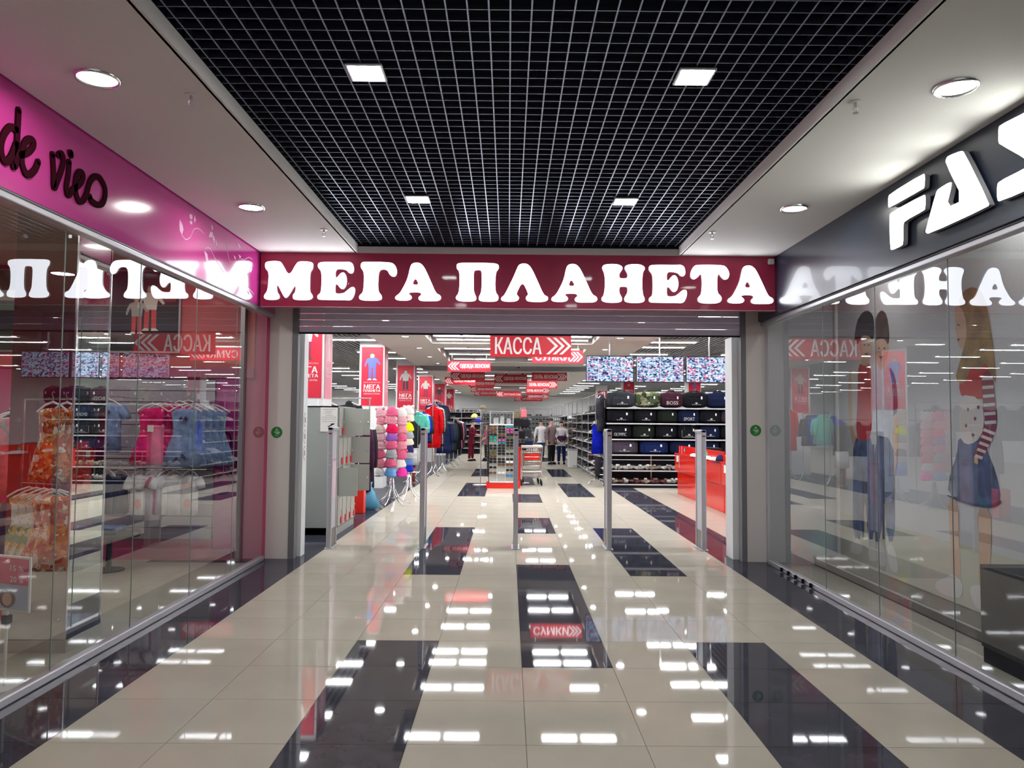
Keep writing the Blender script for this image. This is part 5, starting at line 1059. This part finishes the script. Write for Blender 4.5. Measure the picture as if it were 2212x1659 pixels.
def shoe_stuff(name, rows, label):
    """far shoes joined"""
    mb = MB()
    for (x, y, z, rz, mi) in rows:
        c, s_ = math.cos(rz), math.sin(rz); m = SHOES[mi]
        P = [(-.10, -.13, 0), (.10, -.13, 0), (.10, .13, 0), (-.10, .13, 0), (-.08, -.13, .04), (.08, -.13, .04), (.08, .13, .11), (-.08, .13, .11)]
        mb.add([(x+c*a-s_*b, y+s_*a+c*b, z+q) for a, b, q in P], [(0, 3, 2, 1), (4, 5, 6, 7), (0, 1, 5, 4), (1, 2, 6, 5), (2, 3, 7, 6), (3, 0, 4, 7)], m)
    o = mb.build(name, kind='stuff'); tag(o, label, 'shoes')
shoe_stuff('far_shoes', [(2.58, 22.16+k*.26, z, -PI/2, random.choice((0, 0, 1, 3, 2))) for z in zsh for k in range(76)], 'rows of mostly dark shoes on the far racks along the right of the aisle')
t = thing('brown_display_rack', 'narrow rack of brown shoes behind the litter bin', 'shoe rack', (2.25, 25.9, 0))
for z in (.5, .75, 1.0, 1.25, 1.5, 1.75): MB().box(0, .5, 0, .35, z-.02, z, SHELFM).build('shelf', t)
for xx in (0, .5): MB().tube([(xx, 0, 0), (xx, 0, 2.2)], .015, CHROME, 6).build('post', t)
shoe_stuff('brown_shoes', [(2.32+k*.18, 25.98, z, 0, 1 if z < 1.6 else 2) for z in (.5, .75, 1.0, 1.25, 1.5, 1.75) for k in range(3)], 'brown shoes on the narrow rack behind the litter bin')
# shelves on the back wall and the slat panel above
bk = thing('shoe_shelving', 'white slatted panel and long shoe shelves on the far wall of the shop', 'shelving', (0, 48.2, 0))
for k in range(20): MB().box(-3.6, 7.0, .24, .29, .1+k*.165, .255+k*.165, WALLW).build('slat', bk)
for k, z in enumerate((.25, .55, .85, 1.15, 1.45, 1.75, 2.05)):
    MB().box(-3.4, 2.9, -.25, .2, z-.03, z, SHELFM).build('shelf', bk)
for xx in (-3.4, -1.8, 0, 1.6, 2.9): MB().tube([(xx, -.25, 0), (xx, -.25, 2.5)], .02, CHROME, 6).build('post', bk)
MB().tube([(-3.4, -.25, 2.5), (2.9, -.25, 2.5)], .015, CHROME, 6).build('top_rail', bk)
shoe_stuff('back_wall_shoes', [(-3.2+k*.24, 47.98, z, 0, 0 if (k//5+int(z*10)) % 4 else random.choice((1, 2, 3))) for z in (.25, .55, .85, 1.15, 1.45, 1.75, 2.05) for k in range(26)], 'dark shoes on the long shelves of the far wall')
# two low white shelf towers on the left of the aisle far down
t = thing('left_shoe_shelving', 'wide shelving full of dark shoes far down on the left of the aisle', 'shelving', (-3.4, 34, 0))
for z in (.3, .6, .9, 1.2, 1.5, 1.8, 2.1): MB().box(0, 1.9, 0, .4, z-.03, z, SHELFM).build('shelf', t)
for xx in (0, .95, 1.9): MB().tube([(xx, 0, 0), (xx, 0, 2.4)], .018, CHROME, 6).build('post', t)
MB().box(0, 1.9, .4, .42, 0, 2.1, DKB).build('back_panel', t)
shoe_stuff('left_far_shoes', [(-3.3+k*.22, 34.15, z, 0, random.choice((0, 0, 1, 3))) for z in (.3, .6, .9, 1.2, 1.5, 1.8, 2.1) for k in range(9)], 'dark shoes on the shelving far down on the left')
# ================================================================ BAG SHELF
bs = thing('bag_shelving', 'black backed shelving with white edged shelves full of sports bags behind the red tills', 'shelving', (2.34, 15.0, 0))
LS = 3.6; zb = (.10, .44, .83, 1.215, 1.61, 1.995)
for z in zb: MB().box(0, LS, 0, .5, z-.025, z-.005, DKB).box(0, LS, -.012, 0, z-.032, z-.002, SHELFM).build('shelf', bs)
MB().box(0, LS, -.012, 0, .69, .705, SHELFM).build('front_rail', bs)
MB().box(0, LS, .5, .52, 0, 2.0, DKB).build('back_panel', bs)
for xx in (0, 1.2, 2.4, LS): MB().box(xx-.015, xx+.015, .47, .5, 0, 2.05, STEEL).build('post', bs)
for xx in (.01, LS): MB().box(xx-.01, xx+.01, 0, .5, .0, .82, DKB).build('side_panel', bs)
MB().box(0, LS, .01, .5, .0, .075, BLACK).build('plinth', bs)
CAMO = pattern_mat('camouflage_cloth', [(.05, .07, .03), (.10, .12, .06), (.22, .20, .13), (.02, .025, .015)], 11)
BG = {'dark grey': cloth('bag_grey', (.026, .028, .036), .2), 'camouflage': CAMO, 'maroon': cloth('bag_maroon', (.036, .009, .018), .2), 'black': cloth('bag_black', (.005, .005, .008), .2), 'navy': cloth('bag_navy', (.005, .009, .036), .2),
      'dark green': cloth('bag_green', (.008, .012, .009), .2), 'plum': cloth('bag_plum', (.035, .024, .04), .2), 'mauve': cloth('bag_mauve', (.06, .045, .068), .15), 'deep blue': cloth('bag_blue', (.006, .014, .075), .2)}
PRB = mat('bag_print', (.42, .42, .42), .6)
def logo(fr, w, parent, seed):
    r = random.Random(seed); mb = MB()
    n = 16; mb.plate([(.03*math.cos(2*PI*i/n), .022*math.sin(2*PI*i/n)+.04) for i in range(n)], fr, .001, PRB)
    for k in range(5):
        x = -w*.3+k*w*.13; mb.plate([(x, 0), (x+w*.08, 0), (x+w*.1*r.uniform(.6, 1), .014), (x, .014)], fr, .001, PRB)
    mb.build('print', parent)
def duffel(x, z, w, h, col, label, txt=None, pipe=False, tagc=True, d=.30, seed=1):
    t = thing('sports_bag', label, 'bag', (x, 15.20, z), 0, 'sports bags on the black shelving'); m = BG[col]; R = []; n = 20; rr = random.Random(seed)
    for k in range(9):
        u = -1+2*k/8; sc = (1-abs(u)**4*.25)
        R.append([(u*w/2, d/2*sc*(abs(math.cos(2*PI*i/n))**.42)*(1 if math.cos(2*PI*i/n) > 0 else -1), h/2+h/2*sc*(abs(math.sin(2*PI*i/n))**.42)*(1 if math.sin(2*PI*i/n) > 0 else -1)*(1+rr.uniform(-.04, .04)*(math.sin(2*PI*i/n) > .5))) for i in range(n)])
    MB().rings(R, m).build('body', t, smooth=True)
    bevel(MB().box(-w*.33, w*.33, -d/2-.03, -d/2+.03, h*.12, h*.62, m).build('front_pocket', t), .02)
    MB().box(-w*.42, w*.42, -.008, .008, h*.985, h*1.0+.004, STEEL if pipe else CHAR).build('zip', t)
    for s_ in (-1, 1):
        pts = [(-w*.22, s_*d*.5, h*.55), (-w*.2, s_*d*.42, h*.92), (-w*.12, s_*d*.15, h*1.07), (w*.12, s_*d*.15, h*1.07), (w*.2, s_*d*.42, h*.92), (w*.22, s_*d*.5, h*.55)]
        MB().tube(pts, .014, m if not pipe else CHAR, 6).build('handle', t)
    if pipe:
        ml = MB(); ml.tube([(-w*.34, -d/2-.034, h*.62), (-w*.34, -d/2-.034, h*.14), (w*.34, -d/2-.034, h*.14), (w*.34, -d/2-.034, h*.62)], .005, PRB, 5); ml.build('piping', t)
    fr = FR((0, -d/2-.031, 0))
    if txt:
        text(txt, FR((-w*.26, -d/2-.031, h*.2)), w*.52, h*.22, PRB, parent=t, bold=.02, name='lettering')
    elif seed % 5: logo(FR((w*.02, -d/2-.031, h*.2)), w*.6, t, seed)
    if tagc: MB().box(w*.20, w*.26, -d/2-.05, -d/2-.045, h*.55, h*.72, PRINTW).build('price_tag', t)
rowsb = [(1.995, .40, [('dark grey', .70), ('camouflage', .62), ('maroon', .55, 'BOSS'), ('black', .60), ('navy', .56), ('black', .40)]),
         (1.61, .355, [('black', .64), ('black', .56), ('dark green', .50), ('navy', .52, 'SPORT'), ('black', .52), ('plum', .62)]),
         (1.215, .36, [('black', .58, 'OLYMPIC'), ('dark green', .54), ('black', .52), ('black', .50, None, True), ('navy', .50), ('black', .62, 'BOSS')]),
         (.83, .35, [('mauve', .72), ('deep blue', .70), ('navy', .62), ('navy', .54), ('black', .60)])]
for ri, (z, h, L) in enumerate(rowsb):
    tot = sum(q[1] for q in L); gap = (3.52-tot)/(len(L)+1); x = 2.36+gap
    for k, q in enumerate(L):
        w = q[1]; tx = q[2] if len(q) > 2 else None; pp = len(q) > 3
        duffel(x+w/2, z, w, h, q[0], '%s sports bag%s, %s bag shelf, %s from the left' % (q[0], ' lettered '+tx if tx else (' with pale piping' if pp else ''), ('top', 'second', 'third', 'fourth')[ri], ordw(k+1)), tx, pp, seed=ri*7+k+1)
        x += w+gap
PK = [mat('packet_white', (.50, .50, .46), .35), mat('packet_beige', (.30, .25, .20), .4), mat('packet_brown', (.13, .05, .045), .4), mat('packet_olive', (.22, .22, .14), .4)]
pkm = {}
for ri, z in enumerate((.44, .10)):
    for k in range(26):
        rr = random.Random(k*3+ri); mi = (0, 0, 1, 0, 3, 1)[(k//5+rr.randint(0, 1)) % 6] if ri == 0 else (2, 1, 2, 2, 0)[rr.randint(0, 4)]; v_ = rr.randint(0, 3); q = (mi, v_)
        if q not in pkm:
            r2 = random.Random(v_+mi*9); R = []
            for y, a in ((-.12, .04), (-.06, .085), (.04, .09), (.11, .05)): R.append([(a*math.cos(2*PI*i/8)*r2.uniform(.8, 1.2), y+r2.uniform(-.02, .02), .055+.05*math.sin(2*PI*i/8)*r2.uniform(.7, 1.2)) for i in range(8)])
            pkm[q] = (MB().rings(R, PK[mi]).mesh('wrapper'), MB().rings([[(a*math.cos(2*PI*i/6), -.13-.02*j+a*.4*math.sin(2*PI*i/6), .07+.02*j+a*.5*math.sin(2*PI*i/6)) for i in range(6)] for j, a in ((0, .045), (1, .014), (2, .03), (2.6, .045))], PK[mi]).mesh('flap'))
        t = thing('wrapped_packet', '%s wrapped packet, %s of the bag shelving, %s from the left' % (('white', 'beige', 'brown', 'olive')[mi], ('second lowest shelf', 'lowest shelf')[ri], ordw(k+1)), 'packet', (2.45+k*.132, 15.16+rr.uniform(-.02, .05), z+rr.uniform(0, .01)), rr.uniform(-.6, .6), 'packets on the lower shelves')
        put('wrapper', pkm[q][0], t); put('flap', pkm[q][1], t)
# coat stand with the blue garment
t = thing('garment_stand', 'chrome stand with curved feet and side hooks in front of the shoe racks', 'clothes stand', (2.18, 15.6, 0))
MB().tube([(0, 0, .18), (0, 0, 1.75)], .016, CHROME, 8).build('pole', t)
for k in range(4):
    a = k*PI/2+.5; c, s_ = math.cos(a), math.sin(a); MB().tube([(0, 0, .20), (.08*c, .08*s_, .13), (.2*c, .2*s_, .12), (.27*c, .27*s_, .06), (.28*c, .28*s_, .005)], .012, CHROME, 7).build('leg', t, smooth=True)
for z in (.28, .45, .62, .78):
    for s_ in (-1, 1): MB().tube([(0, 0, z), (s_*.26, -.02, z+.01)], .009, CHROME, 5).build('arm', t)
hang('vest', .40, .74, C['blue'], (2.18, 15.52, 1.66), 0, 'royal blue sleeveless garment on the chrome stand left of the bag shelving', 'top')
hang('trousers', .34, .55, C['char'], (2.22, 15.62, .84), .1, 'charcoal trousers low on the chrome stand under the blue garment', 'trousers')
hang('coat', .44, .85, C['char'], (2.27, 15.35, 2.36), .9, 'dark grey coat hung at the left end of the bag shelving', 'coat')
# ================================================================ RED TILLS
def till(y0, y1, label, n):
    t = thing('till_counter', label, 'till', (3.74, y0, 0)); L = y1-y0
    bevel(MB().box(.06, .70, .0, L, 0, .52, REDG).build('lower_panel', t), .006)
    bevel(MB().box(.0, .70, .0, L, .524, .905, REDG).build('apron', t), .008)
    bevel(MB().box(-.01, .72, -.01, L, .908, .93, REDG).build('top', t), .006)
    bevel(MB().box(.06, .09, .03, L*.93, .93, 1.105, REDG).build('screen_panel', t), .004)
    MB().box(.30, .62, .2, .7, .93, 1.10, BLACK).build('till_machine', t)
    q = .28; mb = MB().plate([(.058*math.cos(2*PI*i/20), .058*math.sin(2*PI*i/20)) for i in range(20)], FRT((.059, L*.62, 1.02)), .002, GREEN).build('green_sticker', t)
    MB().plate([(-.03, -.01), (.03, -.01), (.03, .01), (-.03, .01)], FRT((.057, L*.62, 1.02)), .001, PRINTW).build('sticker_print', mb)
    MB().box(.055, .059, L*.80, L*.90, .85, .90, PRINTW).box(-.004, 0, L*.80, L*.90, .74, .88, PRINTW).build('white_label', t)
    MB().box(-.003, 0, L*.755, L*.762, .62, .89, PRINTW).box(.056, .06, L*.755, L*.762, .94, 1.09, PRINTW).build('white_line', t)
    text('КАССА', (Vector((.055, L*.86, .95)), Z, Y), .13, .03, PRINTW, parent=t)
    return t
till(11.75, 13.62, 'glossy red till counter farthest away, its end at the bag shelving', 1)
till(9.85, 11.72, 'glossy red till counter in the middle of the row, behind the security gate', 2)
till(7.95, 9.82, 'glossy red till counter nearest to the right entrance jamb', 3)
for k, (yy, a) in enumerate(((11.9, .22), (10.9, .30), (10.35, .24))):
    q = thing('folded_bag', 'crumpled white and pink plastic bag lying on the red till ledge, %s from the right' % ordw(3-k), 'bag', (3.80, yy, .93), 0); rr = random.Random(k)
    MB().rings([[(b*.35*math.cos(2*PI*i/10)*rr.uniform(.8, 1.2)-.03, b*math.sin(2*PI*i/10)*rr.uniform(.85, 1.15), z) for i in range(10)] for z, b in ((.001, a), (.03, a*.9), (.055, a*.5))], mat('bag_white', (.75, .62, .64), .35)).build('bag', q)
q = thing('navy_cap', 'navy cap on the red till ledge in front of the rightmost gap', 'cap', (3.78, 10.0, .93))
MB().ell((0, 0, 0), (.09, .11, .12), NAVY, 12, 6, 0, 1).build('crown', q, smooth=True); MB().rings([[(-.08+.07*math.cos(2*PI*i/12), .08*math.sin(2*PI*i/12), z) for i in range(12)] for z in (-.03, -.02)], NAVY).build('visor', q)
# ================================================================ LEFT SHOP
SLW = mat('slatwall_lilac', (.40, .37, .44), .5)
sw = thing('slatwall', 'pale slatted wall panel with hanging children\'s clothes in the left shop', 'wall panel', (0, 4.925, 0))
for k in range(14): MB().box(-4.75-.85, -3.50, -.025, 0, .245+k*.131, .368+k*.131, SLW).build('slat', sw)
MB().box(-5.6, -3.50, -.004, 0, .24, 2.08, CHAR).build('backing', sw)
MB().box(-5.6, -3.06, 4.90, 4.925, 2.10, 2.22, mat('screen_reflection_mauve', (.42, .08, .18), .5)).build('reflection_band', kind='structure')  # mauve band paints in the reflection of the hanging screens
MB().box(-3.48, -3.20, 4.905, 4.925, .1, 2.08, mat('panel_magenta', (.42, .02, .24), .4)).build('trim_11', kind='structure')
mb = MB(); frw = FR((-3.34, 4.904, 1.1))
ribbon(mb, [(-.05, .38), (.02, .34), (.04, .22), (-.03, .08), (.03, -.06), (.09, -.2), (.02, -.32), (-.08, -.34)], frw, .022, .002, mat('swirl_print', (.08, .0, .05), .5)); ribbon(mb, [(.0, .02), (.08, .06), (.12, .0), (.06, -.06)], frw, .016, .002, MATS['swirl_print'])
ribbon(mb, [(-.1, -.16), (-.04, -.10), (.03, -.14)], frw, .014, .002, MATS['swirl_print'])
o = mb.build('swirl_decal'); tag(o, 'dark curly plant print on the magenta strip beside the slatted panel', 'wall decal')
MB().box(-3.21, -3.16, 4.86, 4.92, 0, 3.35, ALU).build('trim_12', kind='structure')
def poster(x0, x1, y, z0, z1, label, fn, frm=ALU):
    t = thing('framed_poster', label, 'poster', ((x0+x1)/2, y, z0)); w = x1-x0; h = z1-z0
    MB().box(-w/2-.02, w/2+.02, -.01, .015, -.02, h+.02, frm).build('frame', t); mb = MB(); fn(mb, w, h); mb.build('print', t)
    return t
def pq(mb, pts, c, d): mb.plate(pts, FR((0, -.010, 0)), d, c)
def fn_kids(mb, w, h):
    pq(mb, [(-w/2, 0), (w/2, 0), (w/2, h), (-w/2, h)], mat('poster_dark', (.012, .008, .014), .3), .002)
    pq(mb, [(w*.05, h*.62), (w*.45, h*.62), (w*.48, h*.80), (w*.2, h*.86)], mat('poster_leaves', (.20, .03, .01), .5), .003)
    for x, sc, tp in ((-.12, .95, PR['grey']), (.08, 1.15, MATS['print_cream'])):
        f = FR((w*x, -.012, h*(.26 if sc > 1 else .22))); person_print(mb, f, h*.50*sc, (PR['brown'], PR['skin'], tp, mat('poster_coral', (.65, .05, .05), .5), PR['cream']))
poster(-4.72, -3.94, 4.895, 2.40, 3.33, 'large dark framed poster of two children on the coral wall of the left shop', fn_kids)
def fn_beach(mb, w, h):
    for a, b, c in ((0, .25, (.03, .03, .02)), (.25, .5, (.008, .008, .008)), (.5, .62, (.10, .14, .12)), (.62, .75, (.35, .36, .30)), (.75, 1, (.05, .05, .02))):
        pq(mb, [(-w/2, h*a), (w/2, h*a), (w/2, h*b), (-w/2, h*b)], mat('poster_tone_%d' % int(a*100), c, .4), .002)
poster(-6.4, -5.8, 4.895, 2.4, 3.33, 'tall framed landscape poster on the coral wall, left of the mirror column', fn_beach)
def tagf(t, w, h): MB().box(-.03, .03, -.085, -.080, -.10-h*.42, -.10-h*.30, PRINTW).build('price_tag', t)
def motif(t, w, h):
    mb = MB(); m = mat('motif_dark', (.05, .03, .12), .6)
    for a, b, s_ in ((-.05, .18, 1), (.05, .18, -1), (-.02, .82, 1), (.05, .85, -1), (-.08, .88, 1)):
        mb.plate([(a, -.10-h*b), (a+.03*s_, -.10-h*b+.03), (a+.045*s_, -.10-h*b), (a+.02*s_, -.10-h*b-.03)], FR((0, -.078-.035*b, 0)), .002, m)
    mb.build('print', t)
def bow(t, w, h): MB().plate([(-.05, -.24), (0, -.215), (.05, -.24), (.05, -.19), (0, -.205), (-.05, -.19)], FR((0, -.062, 0)), .003, mat('bow_print', (.70, .25, .25), .6)).plate([(-.02, -.36), (.03, -.36), (.04, -.43), (0, -.47), (-.03, -.42)], FR((0, -.062, 0)), .003, MATS['bow_print']).build('print', t)
for k in range(5): hang('dress', .40, .60, C['magenta'], (-3.97+.06*k, 4.38+.085*k, 1.83+.012*k), .25, 'magenta girls\' dress on a white hanger on the slatted wall, %s from the front' % ordw(k+1), 'dress', 'magenta dresses', tagf if k == 0 else None, HANGW)
for k in range(5): hang('dress', .42, .62, C['denim'], (-3.62+.045*k, 4.40+.085*k, 1.83), .15, 'light blue girls\' dress on a white hanger on the slatted wall, %s from the front' % ordw(k+1), 'dress', 'light blue dresses', motif if k == 0 else None, HANGW)
hang('shirt', .36, .52, C['denim'], (-4.45, 4.35, 1.88), .3, 'denim blue children\'s blouse left of the magenta dresses', 'blouse', None, motif, HANGW)
for k, (xx, c, b) in enumerate(((-4.55, 'maroon', 0), (-4.46, 'navy', 0), (-4.34, 'navy', 0), (-4.10, 'white', 1), (-3.97, 'white', 0), (-3.88, 'pink', 0), (-3.82, 'white', 0), (-3.74, 'white', 0), (-3.58, 'white', 1))):
    hang('shirt' if c != 'navy' else 'vest', .24, .42+.06*(k in (3, 4)), C[c], (xx, 4.42+.02*(k % 3), 1.11), (.25, -.2, .3, .1, .5, .6, .5, .4, 0)[k], '%s small children\'s top on the low rail under the dresses, %s from the left' % (names[c], ordw(k+1)), 'top', 'children\'s tops on the low rail', bow if b else None, HANGW)
t = thing('low_clothes_rail', 'low chrome rail fixed in front of the slatted wall', 'clothes rail', (-4.0, 4.42, 1.075))
MB().tube([(-.68, 0, 0), (.62, 0, 0)], .010, CHROME, 6).build('rail', t)
for xx in (-.6, .55): MB().tube([(xx, 0, 0), (xx, .48, 0)], .008, CHROME, 6).build('bracket', t)
for q_, (xx, zz) in enumerate(((-3.85, 1.80), (-3.5, 1.80), (-4.4, 1.85))):
    o = MB().tube([(xx, 4.33, zz), (xx+.08, 4.90, zz)], .008, CHROME, 6).build('wall_hook'); tag(o, 'chrome hook arm on the slatted wall, %s' % ('above the magenta dresses', 'above the light blue dresses', 'holding the denim blouse')[q_], 'hook')
t = thing('low_pedestal', 'low dark pedestal with folded jeans under the hanging tops of the left shop', 'pedestal', (-4.35, 4.3, 0))
MB().cyl((0, 0, .36), .30, .03, BLACK, 20).build('top', t); MB().tube([(0, 0, 0), (0, 0, .36)], .03, BLACK, 8).build('pole', t); MB().cyl((0, 0, 0), .16, .015, BLACK, 16).build('base', t)
for k in range(2):
    q = bevel(MB().box(-.15, .13, -.11, .11, .39+.04*k, .428+.04*k, C['denim'] if k else NAVY).build('folded_jeans', None, (-4.35, 4.3, 0)), .012); tag(q, ('dark blue', 'light blue')[k]+' folded jeans on the low dark pedestal', 'jeans')
# mannequin in navy left of the tops (seen through the glass)
t = thing('child_mannequin', 'dark blue dressed child mannequin legs beside the low pedestal', 'mannequin', (-4.42, 3.9, 0))
MB().rings([[(a*math.cos(2*PI*i/12), a*.7*math.sin(2*PI*i/12), z) for i in range(12)] for a, z in ((.05, 1.10), (.14, 1.0), (.13, .8), (.15, .62), (.19, .50))], NAVY).build('dress', t, smooth=True)
for s_ in (-1, 1): MB().tube([(s_*.06, 0, .52), (s_*.06, 0, .28), (s_*.06, .01, .04)], [.06, .05, .045], mat('tights_navy', (.01, .012, .04), .7), 8).tube([(s_*.06, .03, .03), (s_*.06, -.10, .025)], [.035, .03], BLACK, 8).build('leg', t, smooth=True)
MB().ell((0, 0, 1.20), (.075, .085, .10), mat('mannequin_skin', (.5, .42, .38), .5), 12, 8).build('head', t, smooth=True)
# mirrored column
MIR = mat('mirror', (.80, .84, .82), .0, 1.0); BEIGE = mat('column_beige', (.42, .38, .33), .5)
t = thing('mirror_column', 'square column clad with mirrors standing behind the left shop window', 'column', (-3.15, 1.45, 0))
MB().box(-.44, -.004, .004, .44, 0, 3.4, BEIGE).build('core', t)
MB().box(-.45, .01, -.01, .45, 0, .085, BEIGE).build('base', t)
MB().box(-.44, 0, -.004, .004, .09, 3.38, MIR).build('mirror', t); MB().box(-.004, .0, .006, .44, .09, 3.38, MIR).build('mirror', t)
MB().box(-.006, .006, -.01, .006, .09, 3.38, CHROME).build('edge_trim', t)
MB().box(-.006, .006, .434, .446, .09, 3.38, CHROME).build('edge_trim', t)
MB().box(-.003, .001, .02, .43, .085, .12, BLACK).build('skirting', t)
for xx, zz in ((-.38, .22), (-.06, .22), (-.38, 1.6), (-.06, 1.6), (-.38, 2.9), (-.06, 2.9)):
    MB().rings([[(xx+.014*math.cos(2*PI*i/12), y, zz+.014*math.sin(2*PI*i/12)) for i in range(12)] for y in (-.012, -.004)], CHROME).build('mirror_fixing', t)
# clothes reflected by the column front (they hang beside the viewer)
for k in range(5): hang('dress', .42, .60, FLOR, (-3.95+.06*k, .35-.1*k, 1.80), PI+.3, 'orange floral dress on the inner rail of the left shop, %s along the rail' % ordw(k+1), 'dress', 'orange floral dresses', None, HANGW)
for k in range(5): hang('dress', .42, .58, FLOR if k < 2 else FLOW, (-3.75-.10*k, .55-.06*k, 1.08), PI-.2, '%s floral dress on the low inner rail of the left shop, %s along the rail' % ('orange' if k < 2 else 'white', ordw(k+1)), 'dress', 'floral dresses on the low rail', None, HANGW)
t = thing('double_clothes_rail', 'two-level chrome rail with floral dresses in the left shop', 'clothes rail', (-3.85, .3, 0))
for z in (1.06, 1.78): MB().tube([(-.5, -.2, z), (.35, .2, z)], .010, CHROME, 6).build('rail', t)
for a, b in ((-.5, -.2), (.35, .2)): MB().tube([(a, b, 0), (a, b, 1.78)], .012, CHROME, 6).build('post', t)
for k, (xx, yy, c, kd) in enumerate(((-4.15, 2.35, 'stripe', 'shirt'), (-4.05, 2.25, 'coral', 'shirt'), (-4.3, 2.6, 'black', 'coat'), (-4.3, 2.2, 'grey', 'shirt'))):
    hang(kd, .42, .62, C[c], (xx, yy, 1.72), .2, '%s garment hanging left of the mirror column in the left shop' % names[c], 'garment', None, None, HANGW)
hang('trousers', .34, .75, NAVY, (-4.12, 2.35, 1.02), .1, 'navy trousers hanging low, left of the mirror column', 'trousers')
t = thing('t_stand', 'chrome stand carrying the clothes left of the mirror column', 'clothes stand', (-4.2, 2.4, 0))
MB().tube([(0, 0, 0), (0, 0, 1.7)], .014, CHROME, 8).build('pole', t); MB().tube([(-.15, .3, 1.69), (.15, -.25, 1.69)], .010, CHROME, 6).build('arm', t); MB().tube([(-.1, .2, .99), (.15, -.12, .99)], .010, CHROME, 6).build('arm', t); MB().cyl((0, 0, 0), .2, .015, CHROME, 16).build('base', t)
# little price stand at the left edge
t = thing('price_stand', 'small pink and white framed offer card on a stand behind the left window', 'sign', (-3.02, .72, 0), -.35)
bevel(MB().box(-.30, .10, -.006, .006, .46, .79, WHITE).build('frame', t), .01)
MB().box(-.285, .085, -.0085, -.006, .62, .775, mat('card_pink', (.70, .10, .20), .4)).box(-.285, .085, -.0085, -.006, .475, .62, mat('card_blue', (.40, .46, .62), .4)).build('print', t)
text('15 %', FR((-.06, -.009, .70)), .11, .035, PRINTW, parent=t); text('20 %', FR((-.06, -.009, .635)), .11, .035, PRINTW, parent=t)
mb = MB(); fr = FR((-.08, -.0086, .48)); mb.plate([(.07*math.cos(2*PI*i/14), .055+.055*math.sin(2*PI*i/14)) for i in range(14)], fr, .001, PR['brown']); mb.plate([(.04*math.cos(2*PI*i/14), .05+.038*math.sin(2*PI*i/14)) for i in range(14)], fr, .002, PR['skin']); mb.build('portrait', t)
MB().tube([(-.1, .01, 0), (-.1, .01, .46)], .008, WHITE, 8).cyl((-.1, .01, 0), .12, .012, WHITE, 16).build('pole', t)
MB().box(-.12, -.08, -.01, .03, .38, .43, BLACK).build('clamp', t)
# ================================================================ RIGHT SHOP WINDOW DISPLAY
STEP = mat('step_dark', (.006, .006, .006), .4); STT = mat('step_top', (.05, .05, .04), .3)
t = thing('display_step', 'low dark display step behind the right shop window', 'platform', (3.43, .2, 0))
MB().box(0, 1.3, 0, 5.06-.35, 0, .085, STEP).build('body', t); MB().box(-.005, 1.3, 0, 5.06-.35, .085, .105, STT).build('top', t)
MB().box(-.012, -.002, 0, 5.06-.35, .085, .10, ALU).build('edge', t)
t = thing('children_banner', 'large pale printed banner of three standing children behind the right shop window', 'banner', (3.70, 0, 0))
MB().box(.006, .012, -.2, 4.86, .11, 3.3, mat('banner_ground', (.50, .51, .55), .5)).build('sheet', t)
MB().box(.004, .006, -.2, 4.86, .11, .62, mat('banner_floor', (.46, .46, .38), .5)).build('printed_floor', t)
MB().box(-.02, .02, 4.84, 4.88, .105, 3.3, WHITE).build('side_pole', t)
KM = {'hair_dark': mat('kid_hair_dark', (.008, .010, .012), .6), 'hair_brown': mat('kid_hair_brown', (.07, .04, .03), .6, var=.5, vscale=9), 'hair_blond': mat('kid_hair_blond', (.27, .17, .07), .6, var=.45, vscale=7), 'skin': mat('kid_skin', (.55, .36, .26), .6), 'cream': mat('kid_cream', (.58, .54, .54), .6),
      'red': mat('kid_red', (.45, .006, .012), .6), 'jean': mat('kid_jean', (.045, .08, .19), .6, var=.65, vscale=7), 'white': mat('kid_white', (.60, .58, .56), .6), 'navy': mat('kid_navy', (.015, .02, .10), .6), 'shirt': mat('kid_shirt', (.46, .50, .60), .6, var=.15, vscale=9), 'maroon': mat('kid_maroon', (.17, .008, .045), .6)}
fr = FRT((0, 0, 0)); parts = [('printed_child', KIDS[0:8]), ('printed_child', KIDS[8:16]), ('printed_child', KIDS[16:])]
for nm, L in parts:
    mb = MB()
    for k, (c, p) in enumerate(L): mb.plate(chaikin([(-a, b) for a, b in p], 1 if len(p) > 4 else 0), FRT((.0035-.0002*k, 0, 0)), .0002, KM[c])
    mb.build(nm, t)
t = thing('black_plinth', 'black glossy display cube near the right edge behind the window', 'plinth', (3.36, .1, 0))
bevel(MB().box(-.2, .25, 0, 1.30, .105, .66, mat('matt_black', (.006, .006, .008), .5)).build('body', t), .006); MB().box(-.19, .24, .01, 1.29, 0, .105, BLACK).build('foot', t)
t = thing('display_plant', 'small dark bushy plant on the black display cube', 'plant', (3.42, .85, .66))
MB().cyl((0, 0, 0), .05, .07, BLACK, 12, .065).build('pot', t); rr = random.Random(3)
for k in range(14):
    a, b = rr.uniform(0, 6.28), rr.uniform(.3, 1.2); d = Vector((math.cos(a)*math.cos(b), math.sin(a)*math.cos(b), math.sin(b)))*.13; s_ = Vector((-math.sin(a), math.cos(a), 0))*.02; o_ = Vector((0, 0, .07))
    MB().add([o_, o_+d*.5+s_, o_+d, o_+d*.5-s_], [(0, 1, 2, 3)], mat('leaf_dark', (.02, .04, .02), .5)).build('leaf', t)
